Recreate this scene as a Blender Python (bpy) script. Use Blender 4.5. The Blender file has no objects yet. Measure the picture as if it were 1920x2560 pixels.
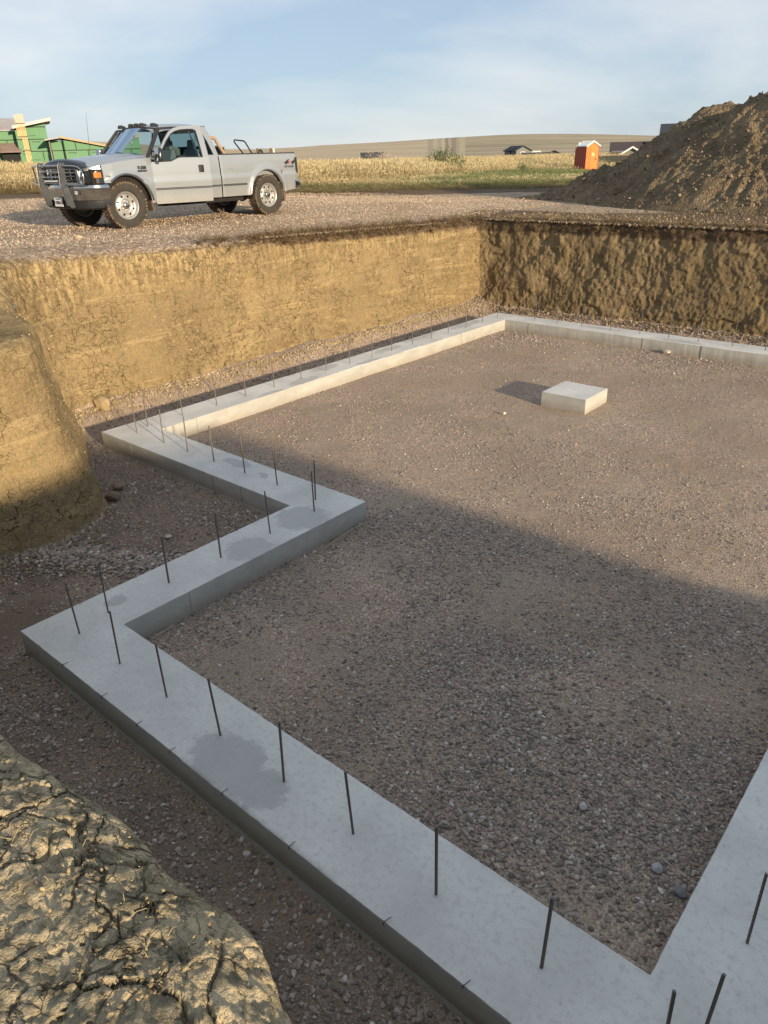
import bpy, math, random
import numpy as np
from mathutils import Vector, Matrix

# ------------------------------------------------------------------ camera, world, sun, exposure
scene = bpy.context.scene
CAMPOS = np.array([5.6578482, -1.7595551, 3.5152375])
CR = np.array([0.75802061, 0.65176467, -0.02464889])
CU = np.array([-0.2716904, 0.34988907, 0.89652773])
CF = np.array([-0.59294947, 0.67288963, -0.44230133])
FPX = 1815.2217          # focal length for a picture 2560 px tall
cam = bpy.data.cameras.new('camera')
cam.sensor_fit = 'VERTICAL'
cam.sensor_height = 24.0
cam.lens = FPX / 2560 * 24.0
cam.clip_start = 0.05
cam.clip_end = 9000
camo = bpy.data.objects.new('camera', cam)
scene.collection.objects.link(camo)
camo.matrix_world = Matrix(((CR[0], CU[0], -CF[0], CAMPOS[0]), (CR[1], CU[1], -CF[1], CAMPOS[1]),
                            (CR[2], CU[2], -CF[2], CAMPOS[2]), (0, 0, 0, 1)))
scene.camera = camo

SUN_AZ = math.radians(-13.0)      # direction towards the sun, measured from +X
SUN_EL = math.radians(11.8)
world = bpy.data.worlds.new('World')
scene.world = world
world.use_nodes = True
wn = world.node_tree.nodes
wl = world.node_tree.links
wn.clear()
w_out = wn.new('ShaderNodeOutputWorld')
w_bg = wn.new('ShaderNodeBackground')
w_bg.inputs['Strength'].default_value = 0.15
w_sky = wn.new('ShaderNodeTexSky')
w_sky.sky_type = 'NISHITA'
w_sky.sun_disc = False
w_sky.sun_elevation = SUN_EL
w_sky.sun_rotation = math.pi / 2 - SUN_AZ
w_sky.altitude = 900
w_sky.air_density = 1.0
w_sky.dust_density = 0.6
w_sky.ozone_density = 2.0
w_tc = wn.new('ShaderNodeTexCoord')
w_map = wn.new('ShaderNodeMapping')
w_map.inputs['Scale'].default_value = (1.0, 1.0, 3.2)
w_map.inputs['Rotation'].default_value = (0.25, 0.1, 0.5)
w_noise = wn.new('ShaderNodeTexNoise')
w_noise.inputs['Scale'].default_value = 1.7
w_noise.inputs['Detail'].default_value = 7
w_noise.inputs['Roughness'].default_value = 0.52
w_noise.inputs['Distortion'].default_value = 0.35
w_ramp = wn.new('ShaderNodeValToRGB')
w_ramp.color_ramp.elements[0].position = 0.40
w_ramp.color_ramp.elements[0].color = (0.88, 0.88, 0.88, 1)
w_ramp.color_ramp.elements[1].position = 0.72
w_ramp.color_ramp.elements[1].color = (0.95, 0.95, 0.95, 1)
w_mix = wn.new('ShaderNodeMix')
w_mix.data_type = 'RGBA'
CLOUD = (2.45, 2.75, 3.05, 1)
w_cc = wn.new('ShaderNodeValToRGB')      # thin cloud veil: blue-grey haze with paler drifts
w_cc.color_ramp.elements[0].position = 0.42; w_cc.color_ramp.elements[0].color = (0.49, 0.615, 0.785, 1)
w_cc.color_ramp.elements[1].position = 0.60; w_cc.color_ramp.elements[1].color = (0.90, 0.94, 0.99, 1)
w_sc = wn.new('ShaderNodeVectorMath'); w_sc.operation = 'SCALE'; w_sc.inputs['Scale'].default_value = 2.45
wl.new(w_cc.outputs['Color'], w_sc.inputs[0]); wl.new(w_sc.outputs[0], w_mix.inputs['B'])
wl.new(w_noise.outputs['Fac'], w_cc.inputs['Fac'])
wl.new(w_tc.outputs['Generated'], w_map.inputs['Vector'])
wl.new(w_map.outputs['Vector'], w_noise.inputs['Vector'])
wl.new(w_noise.outputs['Fac'], w_ramp.inputs['Fac'])
wl.new(w_ramp.outputs['Color'], w_mix.inputs['Factor'])
wl.new(w_sky.outputs['Color'], w_mix.inputs['A'])
wl.new(w_mix.outputs['Result'], w_bg.inputs['Color'])
wl.new(w_bg.outputs['Background'], w_out.inputs['Surface'])

sun = bpy.data.lights.new('sun', 'SUN')
sun.energy = 3.3
sun.angle = math.radians(1.6)
sun.color = (1.0, 0.81, 0.56)
suno = bpy.data.objects.new('sun', sun)
scene.collection.objects.link(suno)
sd = Vector((math.cos(SUN_EL) * math.cos(SUN_AZ), math.cos(SUN_EL) * math.sin(SUN_AZ), math.sin(SUN_EL)))
suno.rotation_euler = sd.to_track_quat('Z', 'Y').to_euler()
suno.location = (30, -8, 12)

scene.view_settings.view_transform = 'Standard'
scene.view_settings.look = 'None'
scene.view_settings.gamma = 1.0
scene.view_settings.use_curve_mapping = False
scene.view_settings.exposure = 1.1

rng = np.random.default_rng(7)
random.seed(7)
C = scene.collection

# ------------------------------------------------------------------ numpy noise
_perm = np.random.default_rng(3).permutation(256)
_perm = np.concatenate([_perm, _perm, _perm])
_grad = np.random.default_rng(4).normal(size=(256, 3))
_grad /= np.linalg.norm(_grad, axis=1)[:, None]

def _h(i, j, k):
    return _perm[_perm[_perm[i & 255] + (j & 255)] + (k & 255)]

def perlin(x, y, z=0.0):
    x, y, z = np.broadcast_arrays(np.asarray(x, float), np.asarray(y, float), np.asarray(z, float))
    xi, yi, zi = np.floor(x).astype(int), np.floor(y).astype(int), np.floor(z).astype(int)
    fx, fy, fz = x - xi, y - yi, z - zi
    u, v, w = (t * t * t * (t * (t * 6 - 15) + 10) for t in (fx, fy, fz))
    r = 0
    for a in (0, 1):
        for b in (0, 1):
            for c in (0, 1):
                g = _grad[_h(xi + a, yi + b, zi + c)]
                d = g[..., 0] * (fx - a) + g[..., 1] * (fy - b) + g[..., 2] * (fz - c)
                r = r + d * (u if a else 1 - u) * (v if b else 1 - v) * (w if c else 1 - w)
    return r * 1.6

def fbm(x, y, z=0.0, o=4, g=0.5):
    s, a, t = 0, 1.0, 0
    for i in range(o):
        f = 2.03 ** i
        s = s + a * perlin(x * f + 17.3 * i, y * f - 9.1 * i, np.asarray(z) * f + 3.7 * i)
        t += a
        a *= g
    return s / t

def voro(x, y):
    """2-D Voronoi: returns F1, F2, cell hash 0..1"""
    x = np.asarray(x, float); y = np.asarray(y, float)
    xi, yi = np.floor(x).astype(int), np.floor(y).astype(int)
    f1 = np.full(x.shape, 9.0); f2 = np.full(x.shape, 9.0); idn = np.zeros(x.shape)
    for a in (-1, 0, 1):
        for b in (-1, 0, 1):
            h = _h(xi + a, yi + b, np.zeros_like(xi) + 11)
            h2 = _h(xi + a, yi + b, np.zeros_like(xi) + 77)
            dx = xi + a + h / 255.0 - x
            dy = yi + b + h2 / 255.0 - y
            d = np.sqrt(dx * dx + dy * dy)
            closer = d < f1
            f2 = np.where(closer, f1, np.minimum(f2, d))
            idn = np.where(closer, h / 255.0, idn)
            f1 = np.where(closer, d, f1)
    return f1, f2, idn

def sstep(a, b, x):
    t = np.clip((np.asarray(x, float) - a) / (b - a), 0, 1)
    return t * t * (3 - 2 * t)

def ray(px, py, D):
    """world point at horizontal distance D from the camera along the sight line of a photo pixel (1920 x 2560)"""
    d = (px - 960) / FPX * CR - (py - 1280) / FPX * CU + CF
    d = d / np.hypot(d[0], d[1])
    return CAMPOS + D * d

# ------------------------------------------------------------------ mesh helpers
def npmesh(name, V, F, mats, parent=None, smooth=True, attrs=None, sharp=None, kind=None):
    V = np.asarray(V, np.float32); F = np.asarray(F, np.int32)
    me = bpy.data.meshes.new(name)
    me.vertices.add(len(V)); me.vertices.foreach_set('co', V.ravel())
    n, k = F.shape
    me.loops.add(n * k); me.loops.foreach_set('vertex_index', F.ravel())
    me.polygons.add(n); me.polygons.foreach_set('loop_start', np.arange(0, n * k, k, dtype=np.int32))
    me.polygons.foreach_set('loop_total', np.full(n, k, np.int32))
    me.update(calc_edges=True)
    if attrs:
        for an, av in attrs.items():
            at = me.attributes.new(an, 'FLOAT', 'POINT')
            at.data.foreach_set('value', np.asarray(av, np.float32).ravel())
    me.polygons.foreach_set('use_smooth', np.full(n, smooth))
    if sharp: me.set_sharp_from_angle(angle=math.radians(sharp))
    for m in (mats if isinstance(mats, (list, tuple)) else [mats]): me.materials.append(m)
    o = bpy.data.objects.new(name, me)
    C.objects.link(o)
    if parent: o.parent = parent
    if kind: o['kind'] = kind
    return o

def grid_faces(nu, nv, closed_u=False):
    i = np.arange(nu if closed_u else nu - 1)[:, None]; j = np.arange(nv - 1)[None, :]
    i2 = (i + 1) % nu
    return np.stack([i * nv + j, i2 * nv + j, i2 * nv + j + 1, i * nv + j + 1], -1).reshape(-1, 4)

class MB:
    """collects shapes, builds one mesh object"""
    def __init__(s): s.v = []; s.f = []
    def add(s, v, f):
        o = len(s.v); s.v += [tuple(map(float, p)) for p in v]; s.f += [tuple(int(i) + o for i in q) for q in f]; return s
    def box(s, x0, x1, y0, y1, z0, z1):
        v = [(x, y, z) for x in (x0, x1) for y in (y0, y1) for z in (z0, z1)]
        return s.add(v, [(0, 1, 3, 2), (4, 6, 7, 5), (0, 4, 5, 1), (2, 3, 7, 6), (0, 2, 6, 4), (1, 5, 7, 3)])
    def hexa(s, p):
        """8 points: bottom 4 (ccw), top 4 (ccw)"""
        return s.add(p, [(3, 2, 1, 0), (4, 5, 6, 7), (0, 1, 5, 4), (1, 2, 6, 5), (2, 3, 7, 6), (3, 0, 4, 7)])
    def tube(s, pts, r, n=8, cap=True):
        pts = [Vector(p) for p in pts]
        rs = r if isinstance(r, (list, tuple)) else [r] * len(pts)
        o = len(s.v); prev = None
        for i, p in enumerate(pts):
            t = ((pts[min(i + 1, len(pts) - 1)] - p).normalized() + (p - pts[max(i - 1, 0)]).normalized()).normalized()
            if prev is None:
                a = Vector((0, 0, 1)) if abs(t.z) < 0.9 else Vector((1, 0, 0))
                a = (a - t * a.dot(t)).normalized()
            else:
                a = (prev - t * prev.dot(t)).normalized()
            prev = a; b = t.cross(a)
            for k in range(n):
                q = p + (a * math.cos(2 * math.pi * k / n) + b * math.sin(2 * math.pi * k / n)) * rs[i]
                s.v.append(tuple(q))
        for i in range(len(pts) - 1):
            for k in range(n):
                k2 = (k + 1) % n
                s.f.append((o + i * n + k, o + i * n + k2, o + (i + 1) * n + k2, o + (i + 1) * n + k))
        if cap:
            s.f.append(tuple(o + k for k in range(n))[::-1]); s.f.append(tuple(o + (len(pts) - 1) * n + k for k in range(n)))
        return s
    def lathe(s, prof, c=(0, 0, 0), axis='Z', n=32, closed=False):
        """profile of (radius, height)"""
        o = len(s.v); m = len(prof)
        for k in range(n):
            a = 2 * math.pi * k / n; ca, sa = math.cos(a), math.sin(a)
            for r, h in prof:
                p = (r * ca, r * sa, h) if axis == 'Z' else ((r * ca, h, r * sa) if axis == 'Y' else (h, r * ca, r * sa))
                s.v.append((p[0] + c[0], p[1] + c[1], p[2] + c[2]))
        for k in range(n):
            k2 = (k + 1) % n
            for i in range(m if closed else m - 1):
                j = (i + 1) % m
                s.f.append((o + k * m + i, o + k2 * m + i, o + k2 * m + j, o + k * m + j))
        return s
    def prism(s, poly, axis, a, b):
        """2-D polygon extruded along an axis (X: poly=(y,z); Y: poly=(x,z); Z: poly=(x,y))"""
        o = len(s.v); n = len(poly)
        for h in (a, b):
            for p, q in poly:
                s.v.append({'X': (h, p, q), 'Y': (p, h, q), 'Z': (p, q, h)}[axis])
        s.f.append(tuple(o + i for i in range(n))); s.f.append(tuple(o + n + i for i in range(n))[::-1])
        for i in range(n):
            j = (i + 1) % n
            s.f.append((o + i, o + j, o + n + j, o + n + i))
        return s
    def build_each(s, name, mat, parent=None, **kw):
        """every connected piece becomes an object of its own"""
        par = list(range(len(s.v)))
        def find(i):
            while par[i] != i: par[i] = par[par[i]]; i = par[i]
            return i
        for f in s.f:
            for k in f[1:]: par[find(k)] = find(f[0])
        comp = {}
        for f in s.f: comp.setdefault(find(f[0]), []).append(f)
        out = []
        for fs in comp.values():
            ids = sorted({i for f in fs for i in f}); mp = {i: k for k, i in enumerate(ids)}
            m = MB(); m.v = [s.v[i] for i in ids]; m.f = [tuple(mp[i] for i in f) for f in fs]
            out.append(m.build(name, mat, parent, **kw))
        return out
    def build(s, name, mat, parent=None, smooth=False, sharp=None, bevel=None, recalc=True):
        me = bpy.data.meshes.new(name)
        me.from_pydata(s.v, [], s.f)
        if recalc:
            import bmesh
            bm = bmesh.new(); bm.from_mesh(me)
            if bevel:
                es = [e for e in bm.edges if e.is_manifold and e.calc_face_angle(0) > 0.5]
                bmesh.ops.bevel(bm, geom=es, offset=bevel, segments=2, affect='EDGES', profile=0.5)
            bmesh.ops.recalc_face_normals(bm, faces=bm.faces)
            bm.to_mesh(me); bm.free()
        if smooth or sharp:
            me.polygons.foreach_set('use_smooth', np.full(len(me.polygons), True))
            me.set_sharp_from_angle(angle=math.radians(sharp or 40))
        me.materials.append(mat)
        o = bpy.data.objects.new(name, me); C.objects.link(o)
        if parent: o.parent = parent
        return o

def tag(o, label=None, cat=None, group=None, kind=None):
    if label: o['label'] = label
    if cat: o['category'] = cat
    if group: o['group'] = group
    if kind: o['kind'] = kind
    return o

def empty(name, loc=(0, 0, 0), rz=0.0, label=None, cat=None, group=None):
    o = bpy.data.objects.new(name, None); C.objects.link(o)
    o.empty_display_size = 0.3
    o.location = loc; o.rotation_euler = (0, 0, rz)
    return tag(o, label, cat, group)

# ------------------------------------------------------------------ materials
class NT:
    def __init__(s, name):
        s.m = bpy.data.materials.new(name); s.m.use_nodes = True
        s.n = s.m.node_tree.nodes; s.l = s.m.node_tree.links
        s.b = s.n['Principled BSDF']
    def link(s, a, b): s.l.new(a, b); return s
    def pos(s, scale=(1, 1, 1), rot=(0, 0, 0), obj=False):
        if obj: src = s.n.new('ShaderNodeTexCoord').outputs['Object']
        else: src = s.n.new('ShaderNodeNewGeometry').outputs['Position']
        mp = s.n.new('ShaderNodeMapping'); mp.inputs['Scale'].default_value = scale; mp.inputs['Rotation'].default_value = rot
        s.l.new(src, mp.inputs['Vector']); return mp.outputs['Vector']
    def noise(s, vec, scale, detail=5, rough=0.55, dist=0.0, out='Fac'):
        t = s.n.new('ShaderNodeTexNoise'); s.l.new(vec, t.inputs['Vector'])
        t.inputs['Scale'].default_value = scale; t.inputs['Detail'].default_value = detail
        t.inputs['Roughness'].default_value = rough; t.inputs['Distortion'].default_value = dist
        return t.outputs[out]
    def voro(s, vec, scale, feature='F1', out='Distance', rnd=1.0):
        t = s.n.new('ShaderNodeTexVoronoi'); s.l.new(vec, t.inputs['Vector'])
        t.feature = feature; t.inputs['Scale'].default_value = scale
        t.inputs['Randomness'].default_value = rnd
        return t.outputs[out]
    def ramp(s, fac, stops, interp='LINEAR'):
        r = s.n.new('ShaderNodeValToRGB'); r.color_ramp.interpolation = interp
        e = r.color_ramp.elements
        while len(e) < len(stops): e.new(0.5)
        for i, (p, c) in enumerate(stops):
            e[i].position = p; e[i].color = (*c, 1) if len(c) == 3 else c
        s.l.new(fac, r.inputs['Fac']); return r.outputs['Color']
    def math(s, op, a, b=None, c=None, clamp=False):
        m = s.n.new('ShaderNodeMath'); m.operation = op; m.use_clamp = clamp
        for i, x in enumerate((a, b, c)):
            if x is None: continue
            if isinstance(x, (int, float)): m.inputs[i].default_value = x
            else: s.l.new(x, m.inputs[i])
        return m.outputs[0]
    def mix(s, fac, a, b, mode='MIX'):
        m = s.n.new('ShaderNodeMix'); m.data_type = 'RGBA'; m.blend_type = mode; m.clamp_factor = True
        if isinstance(fac, (int, float)): m.inputs['Factor'].default_value = fac
        else: s.l.new(fac, m.inputs['Factor'])
        for k, x in (('A', a), ('B', b)):
            if isinstance(x, tuple): m.inputs[k].default_value = (*x, 1) if len(x) == 3 else x
            else: s.l.new(x, m.inputs[k])
        return m.outputs['Result']
    def warp(s, vec, scale, amt):
        n = s.noise(vec, scale, 3, out='Color')
        a = s.n.new('ShaderNodeVectorMath'); a.operation = 'MULTIPLY_ADD'
        s.l.new(n, a.inputs[0]); a.inputs[1].default_value = (amt,) * 3; s.l.new(vec, a.inputs[2])
        return a.outputs[0]
    def attr(s, name, inst=False, out='Fac'):
        a = s.n.new('ShaderNodeAttribute'); a.attribute_name = name
        if inst: a.attribute_type = 'INSTANCER'
        return a.outputs[out]
    def bump(s, h, strength=0.5, dist=0.02, prev=None):
        b = s.n.new('ShaderNodeBump'); b.inputs['Strength'].default_value = strength; b.inputs['Distance'].default_value = dist
        s.l.new(h, b.inputs['Height'])
        if prev is not None: s.l.new(prev, b.inputs['Normal'])
        return b.outputs['Normal']
    def done(s, col=None, rough=0.9, normal=None, spec=0.3, **kw):
        if col is not None:
            if isinstance(col, tuple): s.b.inputs['Base Color'].default_value = (*col[:3], 1)
            else: s.l.new(col, s.b.inputs['Base Color'])
        if isinstance(rough, (int, float)): s.b.inputs['Roughness'].default_value = rough
        else: s.l.new(rough, s.b.inputs['Roughness'])
        s.b.inputs['Specular IOR Level'].default_value = spec
        if normal is not None: s.l.new(normal, s.b.inputs['Normal'])
        for k, v in kw.items(): s.b.inputs[k.replace('_', ' ')].default_value = v
        return s.m

def plain(name, col, rough=0.6, spec=0.4, metal=0.0, var=0.12, nscale=6.0, bumpy=0.0, coat=0.0):
    t = NT(name)
    v = t.pos(obj=True)
    n = t.noise(v, nscale, 5)
    c = t.mix(n, tuple(x * (1 - var) for x in col), tuple(min(1, x * (1 + var)) for x in col))
    r = t.math('MULTIPLY_ADD', n, 0.2, rough - 0.1)
    nm = t.bump(t.noise(v, nscale * 6, 3), bumpy, 0.01) if bumpy else None
    m = t.done(c, r, nm, spec, Metallic=metal)
    if coat: t.b.inputs['Coat Weight'].default_value = coat
    return m

def mat_clay(name, lo, hi, topsoil, crack=0.6, cs=3.0, gate0=0.0, scr=0.42, bs=0.95):
    t = NT(name); p = t.pos()
    big = t.noise(p, 0.9, 6, 0.6, 0.4)
    c = t.mix(t.ramp(big, [(0.3, (0, 0, 0)), (0.7, (1, 1, 1))]), lo, hi)
    broad = t.noise(t.pos(scale=(1, .6, 1)), 0.42, 5, 0.55, 0.8)
    c = t.mix(t.ramp(broad, [(0.42, (0.55, 0.55, 0.55)), (0.60, (0, 0, 0))]), c, tuple(x * 0.78 for x in lo))
    fine = t.noise(p, 22, 6, 0.7)
    c = t.mix(t.math('MULTIPLY', fine, 0.45), c, tuple(x * 0.60 for x in lo))
    cr = t.voro(t.warp(p, 30, .02), 75, 'F1', 'Color'); sc_ = t.n.new('ShaderNodeSeparateColor'); t.l.new(cr, sc_.inputs[0])
    c = t.mix(t.math('MULTIPLY', t.ramp(sc_.outputs[0], [(.62, (0, 0, 0)), (.95, (1, 1, 1))]), 0.35), c, tuple(min(1, x * 1.25) for x in hi))
    c = t.mix(t.math('MULTIPLY', t.ramp(sc_.outputs[1], [(.70, (0, 0, 0)), (.97, (1, 1, 1))]), 0.45), c, tuple(x * 0.55 for x in lo))
    # stretched scrape marks of the bucket teeth
    pw = t.warp(t.pos(scale=(.5, .5, 6.5), rot=(-0.20, 0.12, 0)), .8, .8)
    sc = t.noise(pw, 1.5, 5, 0.55)
    c = t.mix(t.ramp(sc, [(0.58, (0, 0, 0)), (0.64, (scr,) * 3), (0.68, (0, 0, 0))]), c, tuple(min(1, x * 1.28) for x in hi))
    c = t.mix(t.ramp(sc, [(0.34, (scr,) * 3), (0.42, (0, 0, 0))]), c, tuple(x * 0.72 for x in lo))
    # short upright tooth marks below the lip
    vs = t.noise(t.pos(scale=(15, 15, 2.6)), 1.0, 4, 0.65)
    sz = t.n.new('ShaderNodeSeparateXYZ'); t.l.new(p, sz.inputs[0])
    vmask = t.math('MULTIPLY_ADD', t.math('ADD', sz.outputs['Z'], t.math('MULTIPLY_ADD', t.noise(p, .9, 3), 1.6, -.8)), 1.6, -2.3, clamp=True)
    c = t.mix(t.math('MULTIPLY', vmask, t.ramp(vs, [(0.50, (0, 0, 0)), (0.60, (.8, .8, .8))])), c, tuple(min(1, x * 1.22) for x in hi))
    c = t.mix(t.math('MULTIPLY', vmask, t.ramp(vs, [(0.38, (.8, .8, .8)), (0.46, (0, 0, 0))])), c, tuple(x * 0.55 for x in lo))
    # dark damp stains
    st = t.noise(p, 0.55, 5, 0.65, 1.2)
    c = t.mix(t.ramp(st, [(0.57, (0, 0, 0)), (0.70, (0.6, 0.6, 0.6))]), c, tuple(x * 0.62 for x in lo))
    # shrinkage cracks
    w = t.warp(p, 2.2, 0.35)
    w = t.warp(w, 12, 0.05)
    d = t.voro(w, cs, 'DISTANCE_TO_EDGE')
    d2 = t.voro(w, cs * 2.7, 'DISTANCE_TO_EDGE')
    gate = t.ramp(t.noise(p, 1.1, 3), [(0.38, (gate0,) * 3), (0.60, (1, 1, 1))])
    brk = t.ramp(t.noise(p, 9, 3), [(0.40, (0, 0, 0)), (0.55, (1, 1, 1))])
    gate = t.math('MULTIPLY', gate, t.math('MAXIMUM', brk, gate0))
    k1 = t.ramp(d, [(0.0, (1, 1, 1)), (0.022, (0, 0, 0))])
    k2 = t.ramp(d2, [(0.0, (1, 1, 1)), (0.03, (0, 0, 0))])
    k = t.math('MAXIMUM', t.math('MULTIPLY', k1, gate), t.math('MULTIPLY', t.math('MULTIPLY', k2, gate), 0.30))
    k = t.math('MULTIPLY', k, crack)
    c = t.mix(k, c, tuple(x * 0.25 for x in lo))
    # topsoil (a darker layer of its own), pebbles in it
    ts = t.math('ADD', t.attr('topsoil'), t.math('MULTIPLY_ADD', t.noise(p, 4, 5, 0.6), 0.8, -0.4))
    c = t.mix(t.ramp(ts, [(0.35, (0, 0, 0)), (0.65, (1, 1, 1))]), c, topsoil)
    # pinkish gravel strewn over it
    gc = t.voro(p, 30, 'F1', 'Color')
    gcol = t.ramp(gc, [(0.1, (0.20, 0.14, 0.095)), (0.45, (0.39, 0.29, 0.21)), (0.9, (0.66, 0.53, 0.41))])
    gv = t.math('ADD', t.attr('gravel'), t.math('MULTIPLY_ADD', t.noise(p, 3.0, 6, 0.7), 1.2, -0.6))
    gm = t.ramp(gv, [(0.40, (0, 0, 0)), (0.62, (1, 1, 1))])
    c = t.mix(gm, c, gcol)
    h = t.math('ADD', t.math('MULTIPLY', fine, 0.5), t.math('MULTIPLY', t.noise(p, 6, 6, 0.65), 1.2))
    h = t.math('SUBTRACT', h, t.math('MULTIPLY', k, 1.2))
    h = t.math('ADD', h, t.math('MULTIPLY', t.noise(p, 70, 4, .7), 0.25))
    nm = t.bump(h, bs, 0.035)
    nm = t.bump(t.math('MULTIPLY', t.voro(p, 30), gm), 0.8, 0.03, nm)
    return t.done(c, 1.0, nm, 0.04)

def mat_gravel(name, a, b, light, scale=34.0, soil=(0.15, 0.11, 0.085)):
    t = NT(name); p = t.pos()
    w = t.warp(p, 20, 0.012)
    cc = t.voro(w, scale, 'F1', 'Color')
    d = t.voro(w, scale, 'F1', 'Distance')
    sep = t.n.new('ShaderNodeSeparateColor'); t.l.new(cc, sep.inputs[0])
    c = t.ramp(sep.outputs[0], [(0.0, a), (0.55, b), (0.86, light), (1.0, tuple(min(1, x * 1.35) for x in light))])
    c = t.mix(t.math('MULTIPLY', sep.outputs[1], 0.35), c, (b[0] * 1.15, b[1] * 0.85, b[2] * 0.75))
    small = t.voro(p, scale * 2.7, 'F1', 'Color')
    c2 = t.ramp(small, [(0.0, tuple(x * 0.8 for x in soil)), (0.6, b), (1.0, light)])
    patch = t.noise(p, 1.3, 7, 0.68, 0.3)
    c = t.mix(t.ramp(patch, [(0.42, (0, 0, 0)), (0.60, (1, 1, 1))]), c, c2)
    c = t.mix(t.ramp(t.noise(p, 0.45, 5, 0.6, 0.6), [(0.40, (0, 0, 0)), (0.66, (0.6, 0.6, 0.6))]), c, soil)
    edge = t.ramp(d, [(0.40, (0, 0, 0)), (0.85, (0.6, 0.6, 0.6))])
    c = t.mix(edge, c, tuple(x * 0.45 for x in soil))
    c = t.mix(t.ramp(t.noise(p, 0.33, 5, .6, .4), [(0.40, (.38, .38, .38)), (0.58, (0, 0, 0))]), c, tuple(x * 0.62 for x in soil))
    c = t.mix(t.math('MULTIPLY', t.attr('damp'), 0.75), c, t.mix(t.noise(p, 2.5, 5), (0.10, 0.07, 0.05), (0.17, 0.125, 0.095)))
    h = t.math('ADD', t.math('MULTIPLY', d, -1.0), t.math('MULTIPLY', t.voro(p, scale * 2.7), -0.4))
    return t.done(c, 0.9, t.bump(h, 0.7, 0.014), 0.2)

M = {}
M['clay'] = mat_clay('ochre_clay', (0.25, 0.185, 0.10), (0.385, 0.285, 0.15), (0.155, 0.108, 0.068), 0.75, 8.0)
M['clay_near'] = mat_clay('near_clay', (0.33, 0.28, 0.185), (0.45, 0.37, 0.24), (0.16, 0.105, 0.065), 0.75, 5.0, 0.15, 0.0, 1.0)
M['clay_back'] = mat_clay('brown_clay', (0.19, 0.142, 0.08), (0.33, 0.25, 0.145), (0.11, 0.078, 0.05), 0.15, 6, 0.0, 0.08)
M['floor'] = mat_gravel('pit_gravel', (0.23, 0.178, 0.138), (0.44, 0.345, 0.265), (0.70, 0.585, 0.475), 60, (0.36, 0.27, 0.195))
# ------------------------------------------------------------------ layout of the pit (metres, z = 0 on top of the footing)
W, L1, MM, NN, KK, FH = 0.6096, 3.062, 4.012, 13.556, 5.168, 0.2366
FZ = -FH

def B_right(y):
    return np.interp(y, [-8, -0.5, 0.6, 1.75, 2.35, 2.76, 3.0, 3.8, 4.4, 6.5, 11], [2.75, 2.7, 2.42, 2.36, 1.88, 1.37, 1.0, 0.66, 0.1, -0.1, -0.1])

def G(x, y):
    """height of the natural ground"""
    x = np.asarray(x, float); y = np.asarray(y, float)
    a = 2.345 - 0.03 * np.clip(y, 3, 14)
    a = np.where(x > -5.8, a + (1.925 - a) * sstep(-5.8, -3.5, x), a)
    t = sstep(-6.2, -9.2, x)
    z = a * (1 - t) + 2.245 * t
    z = z + (1.925 - z) * np.maximum(sstep(13, 17, y) * (1 - sstep(-7.5, -10, x)), sstep(13.5, 24, y))
    # near side of the pit, where the picture is taken from
    near = sstep(3.4, 2.7, y) * sstep(-5.9, -4.9, x)
    z = z * (1 - near) + near * (1.88 + 0.19 * sstep(-1, 4, x) - 0.17 * sstep(-2.3, -3.4, x) * sstep(-5.4, -4.6, x))
    # gentle rise to the left, gentle fall to the right beyond the pile
    z = z + 0.0165 * np.clip(-x - 13, 0, 32) * sstep(60, 20, y)
    z = z - 0.34 * sstep(26, 75, y) * sstep(-45, -20, x)
    z = z + 0.05 * fbm(x * 0.12, y * 0.12, 0.3, 3) * sstep(14, 30, np.hypot(x - 1, y - 7))
    return z

# skyline of the hills: photo pixel columns -> elevation angle
_sk = []
for px, py in [(-2600, 350), (-1200, 330), (-300, 345), (60, 352), (200, 352), (300, 356), (420, 366), (560, 374), (640, 373), (720, 371), (800, 363), (960, 355.5),
               (1110, 345), (1270, 336), (1400, 334), (1500, 335.5), (1640, 339), (1800, 342), (1950, 345), (2400, 352), (3300, 390)]:
    q = ray(px, py, 1.0) - CAMPOS
    _sk.append((math.atan2(q[1], q[0]), q[2]))
_sk.sort()
_ska = np.array([s[0] for s in _sk]); _ske = np.array([s[1] for s in _sk])

def far_height(x, y, z):
    dx, dy = x - CAMPOS[0], y - CAMPOS[1]
    r = np.hypot(dx, dy); az = np.arctan2(dy, dx)
    az = np.where(az < -math.pi / 2, az + 2 * math.pi, az)
    e = np.interp(az, _ska, _ske)
    inside = (az > _ska[0] - 0.2) & (az < _ska[-1] + 0.4)
    e = np.where(inside, e, 0.004)
    s = sstep(330, 900, r) ** 1.15
    top = CAMPOS[2] + e * np.clip(r, 0, 900)
    base = z - 1.2 * sstep(120, 330, r)
    und = 1.0 * fbm(x * 0.006, y * 0.006, 0.9, 3) * sstep(250, 500, r) * sstep(900, 700, r)
    h = base * (1 - s) + top * s + und
    return h - 14 * sstep(950, 2600, r)

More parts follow.
